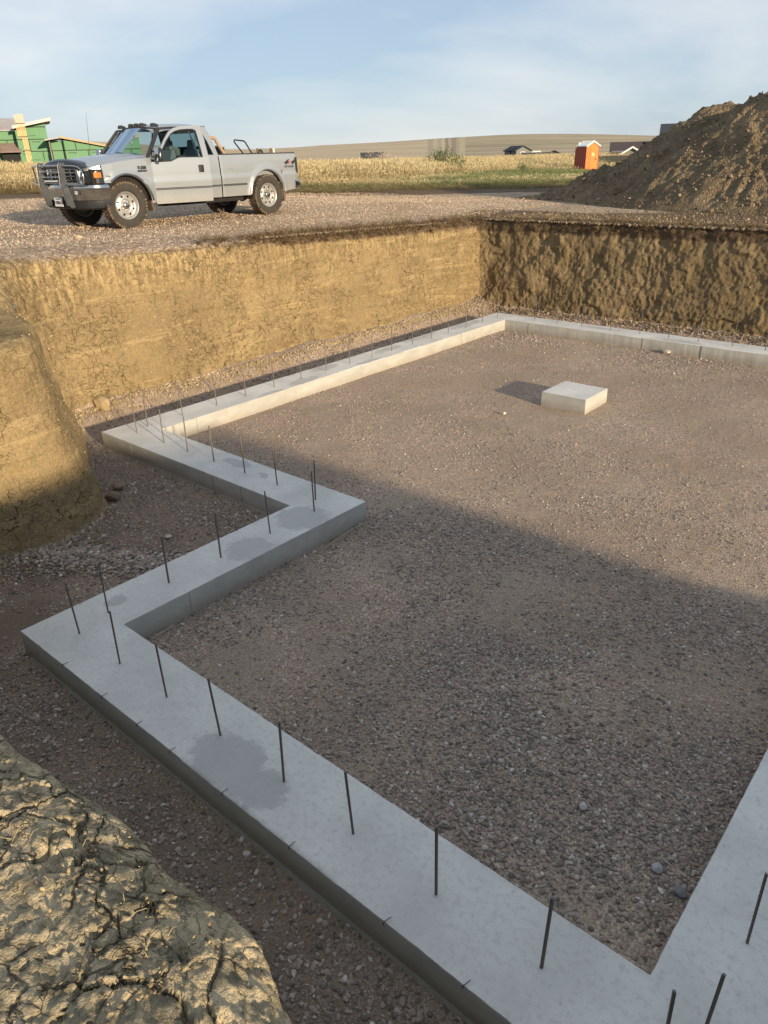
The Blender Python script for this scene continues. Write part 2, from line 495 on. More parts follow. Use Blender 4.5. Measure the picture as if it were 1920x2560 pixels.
# ---- bank outline: toe points, walked with the pit on the left-hand side of nothing: (x, y) toe and (x, y) top edge
BANK_TOE = [(7.3, -0.85), (5.6, -0.87), (4.2, -0.85), (2.8, -0.86), (1.4, -0.90), (0.2, -0.95), (-0.9, -0.75), (-1.45, -0.2), (-1.66, 0.5),
            (-1.62, 1.1), (-1.72, 1.6), (-2.02, 1.93), (-2.75, 2.25), (-3.7, 2.72), (-4.6, 2.98), (-5.2, 3.14), (-5.47, 3.7),
            (-5.40, 5.4), (-5.50, 7.0), (-5.62, 8.3), (-5.50, 10), (-5.42, 11.5), (-5.50, 13.5), (-5.50, 14.85), (-5.35, 15.0), (-4, 15.03), (-2, 15.0), (0, 15.03), (2, 15.0), (5, 15.0), (7.3, 15.0)]
BANK_TOP = [(7.3, -1.34), (5.6, -1.33), (4.98, -1.27), (4.76, -1.20), (4.50, -1.23), (4.28, -1.22), (3.8, -1.28), (2.8, -1.32), (1.4, -1.36), (0.2, -1.40), (-1.3, -1.15), (-1.85, -0.4), (-2.0, 0.5),
            (-1.98, 1.1), (-2.06, 1.45), (-2.22, 1.64), (-2.9, 1.88), (-3.85, 2.36), (-4.95, 2.62), (-5.65, 2.85), (-5.98, 3.6),
            (-5.85, 5.4), (-5.85, 7.0), (-5.92, 8.3), (-5.9, 10), (-5.86, 11.5), (-5.8, 13.5), (-5.72, 15.0), (-5.5, 15.17), (-4, 15.2), (-2, 15.22), (0, 15.2), (2, 15.22), (5, 15.2), (7.3, 15.2)]
# both lists are resampled against a common list of key stations
KT = [0, 1, 2, 3, 4, 5, 6, 7, 8, 9, 10, 11, 12, 13, 14, 15, 16, 17, 18, 19, 20, 21, 22, 23, 24, 25, 26, 27, 28, 29, 30]
KP = [0, 1, 5, 7, 8, 9, 10, 11, 12, 13, 14, 15, 16, 17, 18, 19, 20, 21, 22, 23, 24, 25, 26, 27, 28, 29, 30, 31, 32, 33, 34]

BANKS = {}
def poly_at(P, s):
    P = np.asarray(P, float); i = np.clip(np.floor(s).astype(int), 0, len(P) - 2); f = (s - i)[:, None]
    p0 = P[np.clip(i - 1, 0, len(P) - 1)]; p1 = P[i]; p2 = P[i + 1]; p3 = P[np.clip(i + 2, 0, len(P) - 1)]
    cr = 0.5 * ((2 * p1) + (p2 - p0) * f + (2 * p0 - 5 * p1 + 4 * p2 - p3) * f ** 2 + (3 * p1 - p0 - 3 * p2 + p3) * f ** 3)
    return 0.5 * (p1 + (p2 - p1) * f) + 0.5 * cr

def bank_strip(name, s0, s1, step, rows_wall, rows_top, top_w, mat, style):
    """one earth bank as a displaced sheet: wall from the toe up, rounded lip, then outwards over the ground"""
    # arc-length resampling along the toe list parameter
    ss = np.linspace(s0, s1, 4000)
    tp = poly_at(BANK_TOE, ss)
    kp = np.interp(ss, KT, KP)
    ee = poly_at(BANK_TOP, kp)
    mid = 0.5 * (tp + ee)
    arc = np.concatenate([[0], np.cumsum(np.hypot(*np.diff(mid, axis=0).T))])
    nu = int(arc[-1] / step) + 2
    u = np.linspace(0, arc[-1], nu)
    su = np.interp(u, arc, ss)
    toe = poly_at(BANK_TOE, su); edge = poly_at(BANK_TOP, np.interp(su, KT, KP))
    tan = np.gradient(edge, axis=0)
    k = 9
    for ax in (0, 1):
        tan[:, ax] = np.convolve(np.pad(tan[:, ax], k, mode='edge'), np.ones(2 * k + 1) / (2 * k + 1), 'valid')
    tan /= np.hypot(tan[:, 0], tan[:, 1])[:, None] + 1e-9
    nrm = np.stack([tan[:, 1], -tan[:, 0]], -1)
    sgn = np.sign(np.sum(nrm * (edge - toe), -1)); sgn[sgn == 0] = 1
    if np.mean(sgn) < 0: nrm = -nrm
    vw = np.linspace(0, 1, rows_wall); vt = np.linspace(0, 1, rows_top + 1)[1:]
    wob = style.get('wob', 1.0) * (0.11 * fbm(u * 0.9, s0 + 0 * u, 3.0, 3) + 0.05 * fbm(u * 3.5, s0 + 0 * u, 6.0, 3))
    edge = edge + nrm * wob[:, None]
    Gz = G(edge[:, 0], edge[:, 1])
    X = np.zeros((nu, rows_wall + rows_top)); Y = X.copy(); Z = X.copy(); NZ = X.copy(); V = X.copy(); OUT = X.copy()
    lip = style['lip']
    for j, v in enumerate(vw):
        f = v
        X[:, j] = toe[:, 0] + (edge[:, 0] - toe[:, 0]) * f
        Y[:, j] = toe[:, 1] + (edge[:, 1] - toe[:, 1]) * f
        Z[:, j] = -0.33 + (Gz - lip + 0.33) * v
        NZ[:, j] = 0.15 + 0.5 * max(0, (v - 0.93) / 0.07)
        V[:, j] = v
    for i, t in enumerate(vt):
        j = rows_wall + i
        o = t ** 1.25 * top_w
        X[:, j] = edge[:, 0] + nrm[:, 0] * o
        Y[:, j] = edge[:, 1] + nrm[:, 1] * o
        g = G(X[:, j], Y[:, j])
        Z[:, j] = g - lip * np.exp(-(o / (lip * 0.9 + 1e-3))) + 0.012 - 0.09 * sstep(0.86, 1.0, t)
        NZ[:, j] = 0.65 + 0.35 * min(1, o / 0.12)
        V[:, j] = 1 + t
        OUT[:, j] = o
    U = np.repeat(u[:, None], X.shape[1], 1)
    nxw = np.repeat(nrm[:, 0:1], X.shape[1], 1); nyw = np.repeat(nrm[:, 1:2], X.shape[1], 1)
    d = style['disp'](U, X, Y, Z, V)
    hx = -(1 - NZ)       # towards the pit
    X2 = X + nxw * hx * d; Y2 = Y + nyw * hx * d; Z2 = Z + NZ * d
    Z2 = np.where(V <= 0.02, np.minimum(Z2, -0.3), Z2)
    ts, gr = style['attr'](U, X2, Y2, Z2, V, np.repeat(Gz[:, None], X.shape[1], 1), OUT)
    BANKS[name] = np.stack([X2, Y2, Z2, V, nxw, nyw], -1).reshape(-1, 6)
    return npmesh(name, np.stack([X2, Y2, Z2], -1).reshape(-1, 3), grid_faces(nu, X.shape[1]), mat, None, True,
                  {'topsoil': ts, 'gravel': gr}, kind='structure')

def disp_left(U, X, Y, Z, V):
    wall = sstep(1.02, 0.97, V)
    a = 0.16 * fbm(U * 0.35, Z * 0.5, 1.0, 3)
    a += 0.060 * fbm(U * 1.3 + Z * 0.5, Z * 2.2, 5.0, 4)
    a += 0.030 * fbm(U * 5, Z * 6, 2.0, 4)
    # bucket scrape marks: slanting ridges
    ph = Z * 3.4 - U * 0.75 + 0.9 * fbm(U * 0.6, Z * 0.7, 8.0, 2)
    a += 0.045 * np.abs(np.sin(ph * 1.5)) * sstep(-0.1, 0.35, fbm(U * 0.4, Z * 0.6, 13.0, 2) + 0.1)
    # dried crust flakes near the top
    f1, f2, idn = voro(U * 9, Z * 4.5)
    a += wall * 0.028 * sstep(0.02, 0.22, f2 - f1) * sstep(1.35, 1.75, Z)
    # shrinkage cracks
    w1 = fbm(U * 3, Z * 3, 4.0, 3)
    c1, c2, _ = voro(U * 1.9 + w1 * 0.7, Z * 2.3 + w1 * 0.5)
    a += 0.020 * fbm(U * 14, Z * 14, 3.3, 3) * sstep(-.1, .2, fbm(U * .8, Z * .8, 9.9, 2))
    a -= 0.022 * sstep(0.05, 0.0, c2 - c1) * sstep(-0.05, 0.25, fbm(U * 0.7, Z * 0.7, 21.0, 2))
    top = sstep(0.98, 1.05, V)
    b = 0.035 * fbm(X * 2, Y * 2, 3.0, 4) + 0.02 * fbm(X * 9, Y * 9, 3.5, 3)
    return a * (1 - top) + b * top

def attr_left(U, X, Y, Z, V, Gz, OUT):
    far = sstep(7.0, 9.5, Y)          # darker loose topsoil towards the far corner
    ts = sstep(0.30, 0.04, Gz - Z) * far + 0.50 * sstep(0.32, 0.0, Gz - Z) * (1 - far)
    ts = ts * sstep(1.1, 0.45, OUT)
    gr = sstep(0.12, -0.25, Z) * 1.2 * sstep(2.4, 3.2, Y) + (sstep(0.25, 0.85, OUT) * far + sstep(-0.25, 0.35, OUT) * sstep(0.97, 1.0, V) * (1 - far)) * sstep(2.2, 4.0, Y) * (1 - 0.35 * far)
    return ts, gr

def disp_back(U, X, Y, Z, V):
    a = 0.13 * fbm(X * 0.5, Z * 0.6, 31.0, 3)
    w0 = fbm(X * 1.1, Z * 1.1, 71.0, 3)
    a += 0.050 * (0.5 - np.abs(fbm(X * 2.6 + 0.8 * w0 + 0.25 * Z, Z * 0.9 + w0, 33.0, 4)) * 1.9) * (0.3 + 0.9 * sstep(-.2, .3, w0))
    f1, f2, idn = voro(X * 6.5, Z * 5.5)
    a += 0.020 * (0.6 - f1) * (0.2 + idn) + 0.030 * fbm(X * 9 + w0 * 2, Z * 7, 41.0, 4)
    f1, f2, idn = voro(X * 15 + w0 * 3, Z * 13)
    a += 0.020 * (0.6 - f1) * (0.3 + idn)
    g1 = fbm(X * 0.9, Z * 1.2, 101.0, 4)
    a += 0.05 * sstep(0.05, 0.14, g1) - 0.04 * sstep(0.10, 0.20, fbm(X * 1.4 + 0.6 * w0, Z * 0.9, 103.0, 4)) * sstep(0.5, 1.3, Z)
    a += 0.040 * fbm(X * 16, Z * 8, 105.0, 4, .6)
    # curved smear marks left by the bucket
    r = np.hypot(X + 1.9, Z - 3.4)
    m = sstep(-0.1, 0.25, fbm(X * 0.5, Z * 0.7, 39.0, 2))
    a += 0.035 * np.sin(r * 11 + 1.5 * fbm(X, Z, 3.0, 2)) * m * sstep(1.4, 0.9, Z)
    a += 0.08 * sstep(0.5, 0.2, np.abs(Z - 1.9 - 0.2 * fbm(X * 1.5, 0 * X, 4.0, 2))) * fbm(X * 4, Z * 3, 37.0, 3)
    top = sstep(0.98, 1.05, V)
    b = 0.06 * fbm(X * 1.6, Y * 2, 43.0, 4) + 0.05 * np.clip(fbm(X * 7, Y * 7, 45.0, 3), -0.2, 1)
    return a * (1 - top) + b * top

def attr_back(U, X, Y, Z, V, Gz, OUT):
    ts = sstep(0.40, 0.10, Gz - Z) * sstep(0.8, 0.2, OUT)
    gr = sstep(0.02, -0.3, Z) * 1.1
    return ts, gr

def disp_near(U, X, Y, Z, V):
    wall = sstep(1.01, 0.98, V)
    a = 0.07 * fbm(U * 1.2, Z * 1.3, 51.0, 3) + 0.02 * fbm(U * 7, Z * 7, 52.0, 4)
    x, y = X, Y
    w1 = fbm(x * 3.3, y * 3.3, 61.0, 3); w2 = fbm(x * 3.3, y * 3.3, 67.0, 3)
    c1, c2, idn = voro(x * 4.2 + w1 * 0.9, y * 4.2 + w2 * 0.9)
    dd = c2 - c1
    rough = sstep(-0.25, 0.2, fbm(x * 1.4, y * 1.4, 91.0, 2) + 0.2)
    fl = fbm(x * 8 + w1, y * 11, 71.0, 5, 0.6)
    flake = sstep(0.0, 0.030, fl) * (0.7 + 1.1 * fbm(x * 25, y * 25, 75.0, 3)) + 0.7 * sstep(0.05, 0.08, fbm(x * 18 + w1, y * 24, 78.0, 4, 0.6))
    b = 0.008 * fbm(x * 1.3, y * 1.3, 53.0, 2) + 0.0100 * flake * (0.25 + 0.75 * rough) + 0.0030 * fbm(x * 40, y * 40, 55.0, 3) + 0.0022 * fbm(x * 95, y * 95, 56.0, 2)
    b += 0.005 * (idn - 0.5)
    b -= 0.028 * sstep(0.034, 0.0, dd) * sstep(-0.45, -0.1, fbm(x * 1.5, y * 1.5, 81.0, 2))
    k1, k2, _ = voro(x * 11 + w2, y * 11 + w1)
    b -= 0.005 * sstep(0.07, 0.0, k2 - k1) * sstep(0.0, 0.2, fbm(x * 2, y * 2, 83.0, 2))
    top = sstep(0.985, 1.03, V)
    return a * (1 - top) + b * top

def attr_near(U, X, Y, Z, V, Gz, OUT):
    return 0 * U - 0.3, sstep(-0.1, -0.3, Z) - 0.25 + 0 * U

def disp_pen(U, X, Y, Z, V):
    a = disp_left(U + 40, X, Y, Z, V) * 0.75
    return a

def attr_pen(U, X, Y, Z, V, Gz, OUT):
    return 0.30 * sstep(0.12, 0.0, Gz - Z) + 0 * U, sstep(0.0, -0.3, Z) - 0.1 + 0 * U

bank_strip('near_earth_bank', 0, 6.2, 0.0075, 60, 230, 1.5, M['clay_near'], {'lip': 0.09, 'wob': 0.0, 'disp': disp_near, 'attr': attr_near})
bank_strip('earth_bank_corner', 6.15, 14.6, 0.03, 78, 60, 1.3, M['clay'], {'lip': 0.06, 'wob': 0.5, 'disp': disp_pen, 'attr': attr_pen})
bank_strip('left_earth_bank', 14.5, 23.95, 0.026, 92, 60, 1.7, M['clay'], {'lip': 0.12, 'disp': disp_left, 'attr': attr_left})
bank_strip('back_earth_bank', 23.05, 30, 0.026, 92, 50, 1.5, M['clay_back'], {'lip': 0.08, 'disp': disp_back, 'attr': attr_back})

# ---- pit floor
def floor_z(x, y):
    z = FZ + 0.012 * fbm(x * 1.1, y * 1.1, 2.0, 3) + 0.006 * fbm(x * 6, y * 6, 2.5, 3)
    # gravel heaped against the left and back banks, spilled low ridge in the trench
    left = sstep(-4.75, -5.6, x) * sstep(2.4, 3.4, y)
    z = z + 0.20 * left * (1 + 0.5 * fbm(x * 2, y * 1.2, 6.0, 3))
    z = z + 0.10 * sstep(14.35, 15.1, y) * (1 + 0.5 * fbm(x * 2, y * 2, 6.5, 3))
    z = z - 0.03 * sstep(-4.1, -4.5, x) * (1 - left)
    d = np.abs((y - 0.75) - 0.62 * (x + 1.7)) / 1.18
    z = z + 0.055 * sstep(0.35, 0.0, d) * sstep(-0.2, -0.7, x) * sstep(-2.4, -1.5, x) * (1 + 0.8 * fbm(x * 3, y * 3, 7.0, 3))
    return z

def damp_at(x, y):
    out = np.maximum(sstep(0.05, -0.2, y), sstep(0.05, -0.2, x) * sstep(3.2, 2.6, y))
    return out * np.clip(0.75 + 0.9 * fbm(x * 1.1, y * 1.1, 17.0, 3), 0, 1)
fx = np.linspace(-6.3, 7.7, 260); fy = np.linspace(-1.7, 15.7, 320)
FX, FY = np.meshgrid(fx, fy, indexing='ij')
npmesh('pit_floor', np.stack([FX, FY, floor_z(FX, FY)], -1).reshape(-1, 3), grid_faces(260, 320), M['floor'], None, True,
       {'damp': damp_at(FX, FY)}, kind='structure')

# ---- natural ground: one sheet out to the horizon with the pit left open
def spaced(lo, hi, fine, far, growth):
    a = list(np.arange(lo, hi + 1e-6, fine)); s = fine
    while a[-1] < far: s = min(s * growth, 70); a.append(a[-1] + s)
    s = fine
    while a[0] > -far: s = min(s * growth, 70); a.insert(0, a[0] - s)
    return np.array(a)
gx = spaced(-16.0, 12.0, 0.25, 3200, 1.06); gy = spaced(-6.0, 22.0, 0.25, 3200, 1.06)
GX, GY = np.meshgrid(gx, gy, indexing='ij')
GZ = G(GX, GY)
GZ = far_height(GX, GY, GZ)
# right-hand side of the pit: bank that ramps down (outside the frame, throws the long shadow)
rb = B_right(GY)
rampz = np.where(GY > 4.4, -0.25 + 0.10 * np.clip(GX - 7.2, 0, 25), rb)
side = sstep(7.5, 8.6, GX)
face = -0.30 + (rb + 0.30) * side + 0.05 * fbm(GX, GY, 9.0, 3)
ramp = -0.27 + np.minimum(0.11 * np.clip(GX - 7.2, 0, 30), 3)
north = sstep(13.6, 14.9, GY)
wsel = sstep(3.9, 4.9, GY)
zr = face * (1 - wsel) + ramp * wsel
zr = zr * (1 - north) + 1.925 * north
blend = sstep(26, 34, GX)
zr = zr * (1 - blend) + GZ * blend
near_y = sstep(-9, -5, GY)
zr = zr * near_y + GZ * (1 - near_y)
# the shoulder on which one stands stays level up to the right-hand bank
stand = (GY < -1.2) & (GX < 8.6)
GZ = np.where(GX > 7.19, np.where(stand, np.maximum(GZ, zr), zr), GZ)
GZ += np.where((np.abs(GX) < 30) & (np.abs(GY) < 40), 0.02 * fbm(GX * 0.9, GY * 0.9, 15.0, 3), 0)

def point_in_poly(px, py, poly):
    inside = np.zeros(px.shape, bool); n = len(poly); j = n - 1
    for i in range(n):
        xi, yi = poly[i]; xj, yj = poly[j]
        c = ((yi > py) != (yj > py)) & (px < (xj - xi) * (py - yi) / (yj - yi + 1e-12) + xi)
        inside ^= c; j = i
    return inside
hole = [(7.2, -1.75), (-1.7, -1.75), (-2.3, -0.6), (-2.5, 1.0), (-2.9, 1.35), (-4.2, 1.9), (-5.9, 2.1), (-6.5, 2.8), (-6.5, 15.75), (7.2, 15.75)]
cxm = 0.25 * (GX[:-1, :-1] + GX[1:, :-1] + GX[1:, 1:] + GX[:-1, 1:]); cym = 0.25 * (GY[:-1, :-1] + GY[1:, :-1] + GY[1:, 1:] + GY[:-1, 1:])
keep = ~point_in_poly(cxm, cym, hole)
fc = grid_faces(len(gx), len(gy))[keep.ravel()]

def mat_ground():
    t = NT('ground'); p = t.pos()
    sx = t.n.new('ShaderNodeSeparateXYZ'); t.l.new(p, sx.inputs[0])
    wob = t.noise(p, 0.35, 6, 0.6)
    # gravel
    cc = t.voro(p, 24, 'F1', 'Color')
    sep = t.n.new('ShaderNodeSeparateColor'); t.l.new(cc, sep.inputs[0])
    grav = t.ramp(sep.outputs[0], [(0.0, (0.20, 0.14, 0.09)), (0.5, (0.42, 0.305, 0.205)), (0.85, (0.62, 0.49, 0.355)), (1, (0.78, 0.66, 0.53))])
    grav = t.mix(t.ramp(t.noise(t.pos(scale=(1, .35, 1)), 0.8, 6, 0.62), [(0.45, (0, 0, 0)), (0.65, (.75, .75, .75))]), grav, (0.30, 0.215, 0.14))
    # bare soil with wheel tracks
    soil = t.ramp(t.noise(t.pos(scale=(.25, 2.2, 1), rot=(0, 0, 0.06)), 2.0, 6, 0.6), [(0.3, (0.115, 0.08, 0.05)), (0.7, (0.25, 0.175, 0.105))])
    soil = t.mix(t.math('MULTIPLY', t.noise(p, 30, 4, 0.7), 0.6), soil, (0.08, 0.055, 0.035))
    gmask = t.ramp(t.math('ADD', t.attr('gravelzone'), t.math('MULTIPLY_ADD', wob, 1.6, -0.8)), [(0.40, (0, 0, 0)), (0.60, (1, 1, 1))])
    near = t.mix(gmask, soil, grav)
    # turf under the tall grass
    turf = t.ramp(t.noise(p, 1.2, 5), [(0.3, (0.17, 0.125, 0.055)), (0.7, (0.30, 0.225, 0.10))])
    turf = t.mix(t.attr('green'), turf, (0.085, 0.095, 0.035))
    c = t.mix(t.ramp(t.math('ADD', t.attr('turf'), t.math('MULTIPLY_ADD', wob, 0.8, -0.4)), [(0.35, (0, 0, 0)), (0.6, (1, 1, 1))]), near, turf)
    # far farmland: strips running away up the hill, then cross bands
    az = math.atan2(CF[1], CF[0])
    q1 = ray(1113, 350, 1.0) - CAMPOS
    azs = math.atan2(q1[1], q1[0])
    def frame(a, cross_scale, along_scale):
        mp = t.n.new('ShaderNodeMapping'); mp.vector_type = 'TEXTURE'
        mp.inputs['Location'].default_value = (CAMPOS[0], CAMPOS[1], 0); mp.inputs['Rotation'].default_value = (0, 0, a)
        mp.inputs['Scale'].default_value = (1 / along_scale, 1 / cross_scale, 1e9)
        t.l.new(t.n.new('ShaderNodeNewGeometry').outputs['Position'], mp.inputs['Vector']); return mp.outputs['Vector']
    va = frame(azs, 1, 1)
    s2 = t.n.new('ShaderNodeSeparateXYZ'); t.l.new(va, s2.inputs[0])
    cross = t.math('ADD', t.math('MULTIPLY', t.math('DIVIDE', s2.outputs['Y'], s2.outputs['X']), 1420.0), t.math('MULTIPLY_ADD', t.noise(p, 0.02, 4), 6.0, -3.0))
    bands = t.noise(frame(azs + 0.12, 0.0022, 0.045), 1.0, 6, 0.62)
    left = t.ramp(bands, [(0.3, (0.46, 0.35, 0.22)), (0.5, (0.62, 0.49, 0.32)), (0.62, (0.74, 0.60, 0.41))])
    right = t.ramp(t.noise(frame(azs - 0.25, 0.0016, 0.035), 1.0, 7, 0.66), [(0.30, (0.22, 0.20, 0.11)), (0.45, (0.36, 0.31, 0.185)), (0.52, (0.66, 0.54, 0.38)), (0.60, (0.34, 0.25, 0.16)), (0.72, (0.54, 0.45, 0.30))])
    stripes = t.ramp(t.math('MULTIPLY_ADD', cross, 1 / 70.0, 0.5), [(0.0, (0.58, 0.49, 0.30)), (0.14, (0.50, 0.41, 0.27)), (0.22, (0.36, 0.285, 0.20)), (0.34, (0.52, 0.43, 0.30)), (0.42, (0.33, 0.26, 0.185)), (0.50, (0.62, 0.52, 0.32)), (0.60, (0.50, 0.41, 0.28)), (0.68, (0.60, 0.50, 0.32)), (0.80, (0.48, 0.39, 0.27))], 'CONSTANT')
    fld = t.mix(t.ramp(t.math('MULTIPLY_ADD', cross, 1 / 70.0, 0.5), [(0.0, (0, 0, 0)), (0.001, (1, 1, 1))], 'CONSTANT'), right, stripes)
    fld = t.mix(t.ramp(t.math('MULTIPLY_ADD', cross, 1 / 70.0, 0.5), [(0.0, (0, 0, 0)), (0.93, (1, 1, 1))], 'CONSTANT'), fld, left)
    fld = t.mix(t.ramp(t.noise(frame(azs - 0.1, 0.012, 0.25), 1.0, 5, .7), [(.50, (0, 0, 0)), (.62, (.45, .45, .45))]), fld, (0.24, 0.18, 0.12))
    fld = t.mix(t.math('MULTIPLY', t.noise(p, 0.12, 6, 0.8), 0.45), fld, (0.17, 0.15, 0.10))
    # far green flat between grass and hill on the right
    fld = t.mix(t.attr('greenflat'), fld, (0.085, 0.095, 0.055))
    c = t.mix(t.attr('far'), c, fld)
    h = t.math('ADD', t.math('MULTIPLY', t.voro(p, 24), -1.0), t.math('MULTIPLY', t.noise(p, 7, 5, 0.7), 1.3))
    return t.done(c, 0.95, t.bump(h, 0.9, 0.03), 0.15)
M['ground'] = mat_ground()

GL = np.array([(-60, -40), (-30, 0), (-26, 12), (-17, 27), (-8, 37), (20, 48), (60, 52)], float)
def grass_s(x, y):
    """signed distance beyond the front line of the grass"""
    best = np.full(np.shape(x), 1e9); sg = np.ones(np.shape(x))
    for a, b in zip(GL[:-1], GL[1:]):
        d = b - a; L = np.hypot(*d); t = np.clip(((x - a[0]) * d[0] + (y - a[1]) * d[1]) / L ** 2, 0, 1)
        ex = x - a[0] - t * d[0]; ey = y - a[1] - t * d[1]
        dist = np.hypot(ex, ey); cr = (d[0] * ey - d[1] * ex)
        m = dist < best; best = np.where(m, dist, best); sg = np.where(m, np.sign(cr), sg)
    return best * sg
GS = grass_s(GX, GY)
RR = np.hypot(GX - CAMPOS[0], GY - CAMPOS[1])
gz_zone = sstep(-4.2, -7.5, GX + 0.35 * np.clip(GY - 13, 0, 30)) * sstep(-2.2, -5.0, GS)
gz_zone = np.maximum(gz_zone, 0.9 * sstep(17.5, 19, GY) * sstep(23.5, 21.5, GY) * sstep(0, -5, GX) * sstep(-14, -11, GX))
green = sstep(-22, -17, GX + 0.2 * (GY - 20)) * sstep(1, 3, GS) * sstep(24, 19, GS)
npmesh('ground', np.stack([GX, GY, GZ], -1).reshape(-1, 3), fc, M['ground'], None, True,
       {'gravelzone': gz_zone, 'turf': sstep(-0.5, 1.0, GS), 'green': green, 'far': sstep(95, 150, RR),
        'greenflat': 0.85 * sstep(110, 160, RR) * sstep(520, 400, RR) * sstep(-160, -60, GX)}, kind='structure')

# ------------------------------------------------------------------ concrete footing
def mat_concrete():
    t = NT('concrete'); p = t.pos()
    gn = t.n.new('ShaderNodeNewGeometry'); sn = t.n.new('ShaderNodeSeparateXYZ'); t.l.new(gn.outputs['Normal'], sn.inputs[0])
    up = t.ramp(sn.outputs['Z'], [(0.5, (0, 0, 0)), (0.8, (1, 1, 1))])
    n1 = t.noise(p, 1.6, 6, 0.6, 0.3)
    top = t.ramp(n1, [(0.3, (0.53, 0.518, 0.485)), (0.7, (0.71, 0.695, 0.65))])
    blot = t.noise(p, 26, 6, 0.72, 0.15)
    top = t.mix(t.ramp(blot, [(0.50, (0, 0, 0)), (0.70, (.6, .6, .6))]), top, (0.42, 0.395, 0.34))
    pits = t.voro(p, 55)
    top = t.mix(t.ramp(pits, [(0.0, (.7, .7, .7)), (0.10, (0, 0, 0))]), top, (0.24, 0.22, 0.19))
    # damp patches still drying: shapes of their own
    tot = None
    P = [(2.52, 0.20, .34, .26), (2.82, 0.17, .26, .18), (2.36, 0.17, .14, .10), (0.34, 2.92, .34, .30), (0.42, 2.12, .26, .27), (0.22, 0.76, .10, .13), (-1.46, 3.52, .28, .12),
         (-0.9, 3.45, .12, .06), (-3.55, 6.63, .16, .40), (-3.42, 5.82, .12, .36), (-3.84, 7.46, .14, .36), (-3.95, 10.4, .17, .6), (-3.8, 9.2, .13, .45), (-3.85, 12.0, .18, .7), (-3.5, 8.3, .10, .4), (-1.2, 13.3, .5, .12), (0.6, 13.1, .5, .12)]
    w = t.warp(p, 3.2, 0.24); w = t.warp(w, 14, 0.10); w = t.warp(w, 60, 0.035)
    sep = t.n.new('ShaderNodeSeparateXYZ'); t.l.new(w, sep.inputs[0])
    for (x, y, rx, ry) in P:
        a = t.math('DIVIDE', t.math('SUBTRACT', sep.outputs[0], x + .187), rx)
        b = t.math('DIVIDE', t.math('SUBTRACT', sep.outputs[1], y + .187), ry)
        d = t.math('ADD', t.math('MULTIPLY', a, a), t.math('MULTIPLY', b, b))
        tot = d if tot is None else t.math('MINIMUM', tot, d)
    tot = t.math('ADD', tot, t.math('MULTIPLY_ADD', t.noise(p, 8, 7, .78), 2.0, -1.0))
    damp = t.ramp(tot, [(0.62, (1, 1, 1)), (0.92, (0, 0, 0))])
    top = t.mix(t.math('MULTIPLY', t.math('MULTIPLY', damp, t.math('MULTIPLY_ADD', t.noise(p, 5, 5, .6), 0.5, .7), clamp=True), 0.75), top, (0.40, 0.395, 0.375))
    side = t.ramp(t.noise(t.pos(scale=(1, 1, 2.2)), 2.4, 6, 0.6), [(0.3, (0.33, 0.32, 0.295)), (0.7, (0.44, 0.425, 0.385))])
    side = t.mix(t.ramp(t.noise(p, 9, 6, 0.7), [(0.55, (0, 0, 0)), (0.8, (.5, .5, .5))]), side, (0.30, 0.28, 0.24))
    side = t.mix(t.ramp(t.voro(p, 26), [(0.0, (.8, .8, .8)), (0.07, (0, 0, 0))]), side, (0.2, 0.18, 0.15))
    sp = t.n.new('ShaderNodeSeparateXYZ'); t.l.new(p, sp.inputs[0])
    low = t.ramp(t.math('ADD', sp.outputs['Z'], t.math('MULTIPLY', t.noise(p, 5, 4), 0.09)), [(0.0, (0, 0, 0)), (1.0, (0, 0, 0))])
    mud = t.math('ADD', t.math('MULTIPLY_ADD', sp.outputs['Z'], -9.0, -1.55), t.noise(p, 7, 5, .6), clamp=True)
    side = t.mix(t.math('MULTIPLY', mud, 0.5), side, (0.26, 0.21, 0.155))
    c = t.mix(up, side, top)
    h = t.math('ADD', t.math('MULTIPLY', blot, 0.6), t.math('ADD', t.math('MULTIPLY', n1, 1.0), t.math('MULTIPLY', t.noise(p, 90, 3, .7), 0.35)))
    return t.done(c, 0.85, t.bump(h, 0.35, 0.012), 0.25)
M['concrete'] = mat_concrete()

JG = 1.3  # unseen outward step, shaped so the right run's shadow clears the lit floor
OUTER = [(-MM, NN), (KK + W + JG, NN), (KK + W + JG, 3.8), (KK + W, 3.8), (KK + W, 0), (0, 0), (0, L1), (-MM, L1)]
INNER = [(-MM + W, NN - W), (KK + JG, NN - W), (KK + JG, 3.8 + W), (KK, 3.8 + W), (KK, W), (W, W), (W, L1 + W), (-MM + W, L1 + W)]
po, pi_ = [], []
for i in range(8):
    a, b = np.array(OUTER[i], float), np.array(OUTER[(i + 1) % 8], float)
    c, d = np.array(INNER[i], float), np.array(INNER[(i + 1) % 8], float)
    n = max(2, int(np.hypot(*(b - a)) / 0.035))
    tt = np.linspace(0, 1, n, endpoint=False)[:, None]
    po.append(a + (b - a) * tt); pi_.append(c + (d - c) * tt)
po = np.concatenate(po); pi_ = np.concatenate(pi_)
nU = len(po)
wd = (pi_ - po); wl_ = np.hypot(wd[:, 0], wd[:, 1])[:, None]; wdn = wd / wl_
jo = 0.006 * fbm(po[:, 0] * 1.3, po[:, 1] * 1.3, 3, 3)[:, None] + 0.006 * fbm(po[:, 0] * 14, po[:, 1] * 14, 5, 3)[:, None]
ji = 0.006 * fbm(pi_[:, 0] * 1.3, pi_[:, 1] * 1.3, 9, 3)[:, None] + 0.006 * fbm(pi_[:, 0] * 14, pi_[:, 1] * 14, 7, 3)[:, None]
po2 = po + wdn * jo; pi2 = pi_ - wdn * ji
rows = []
for z, base, off in [(-0.42, po2, 0.0), (-0.15, po2, 0.0), (-0.007, po2, 0.0), (0.0, po2, 0.006)]:
    rows.append(np.column_stack([base + wdn * off, np.full(nU, z)]))
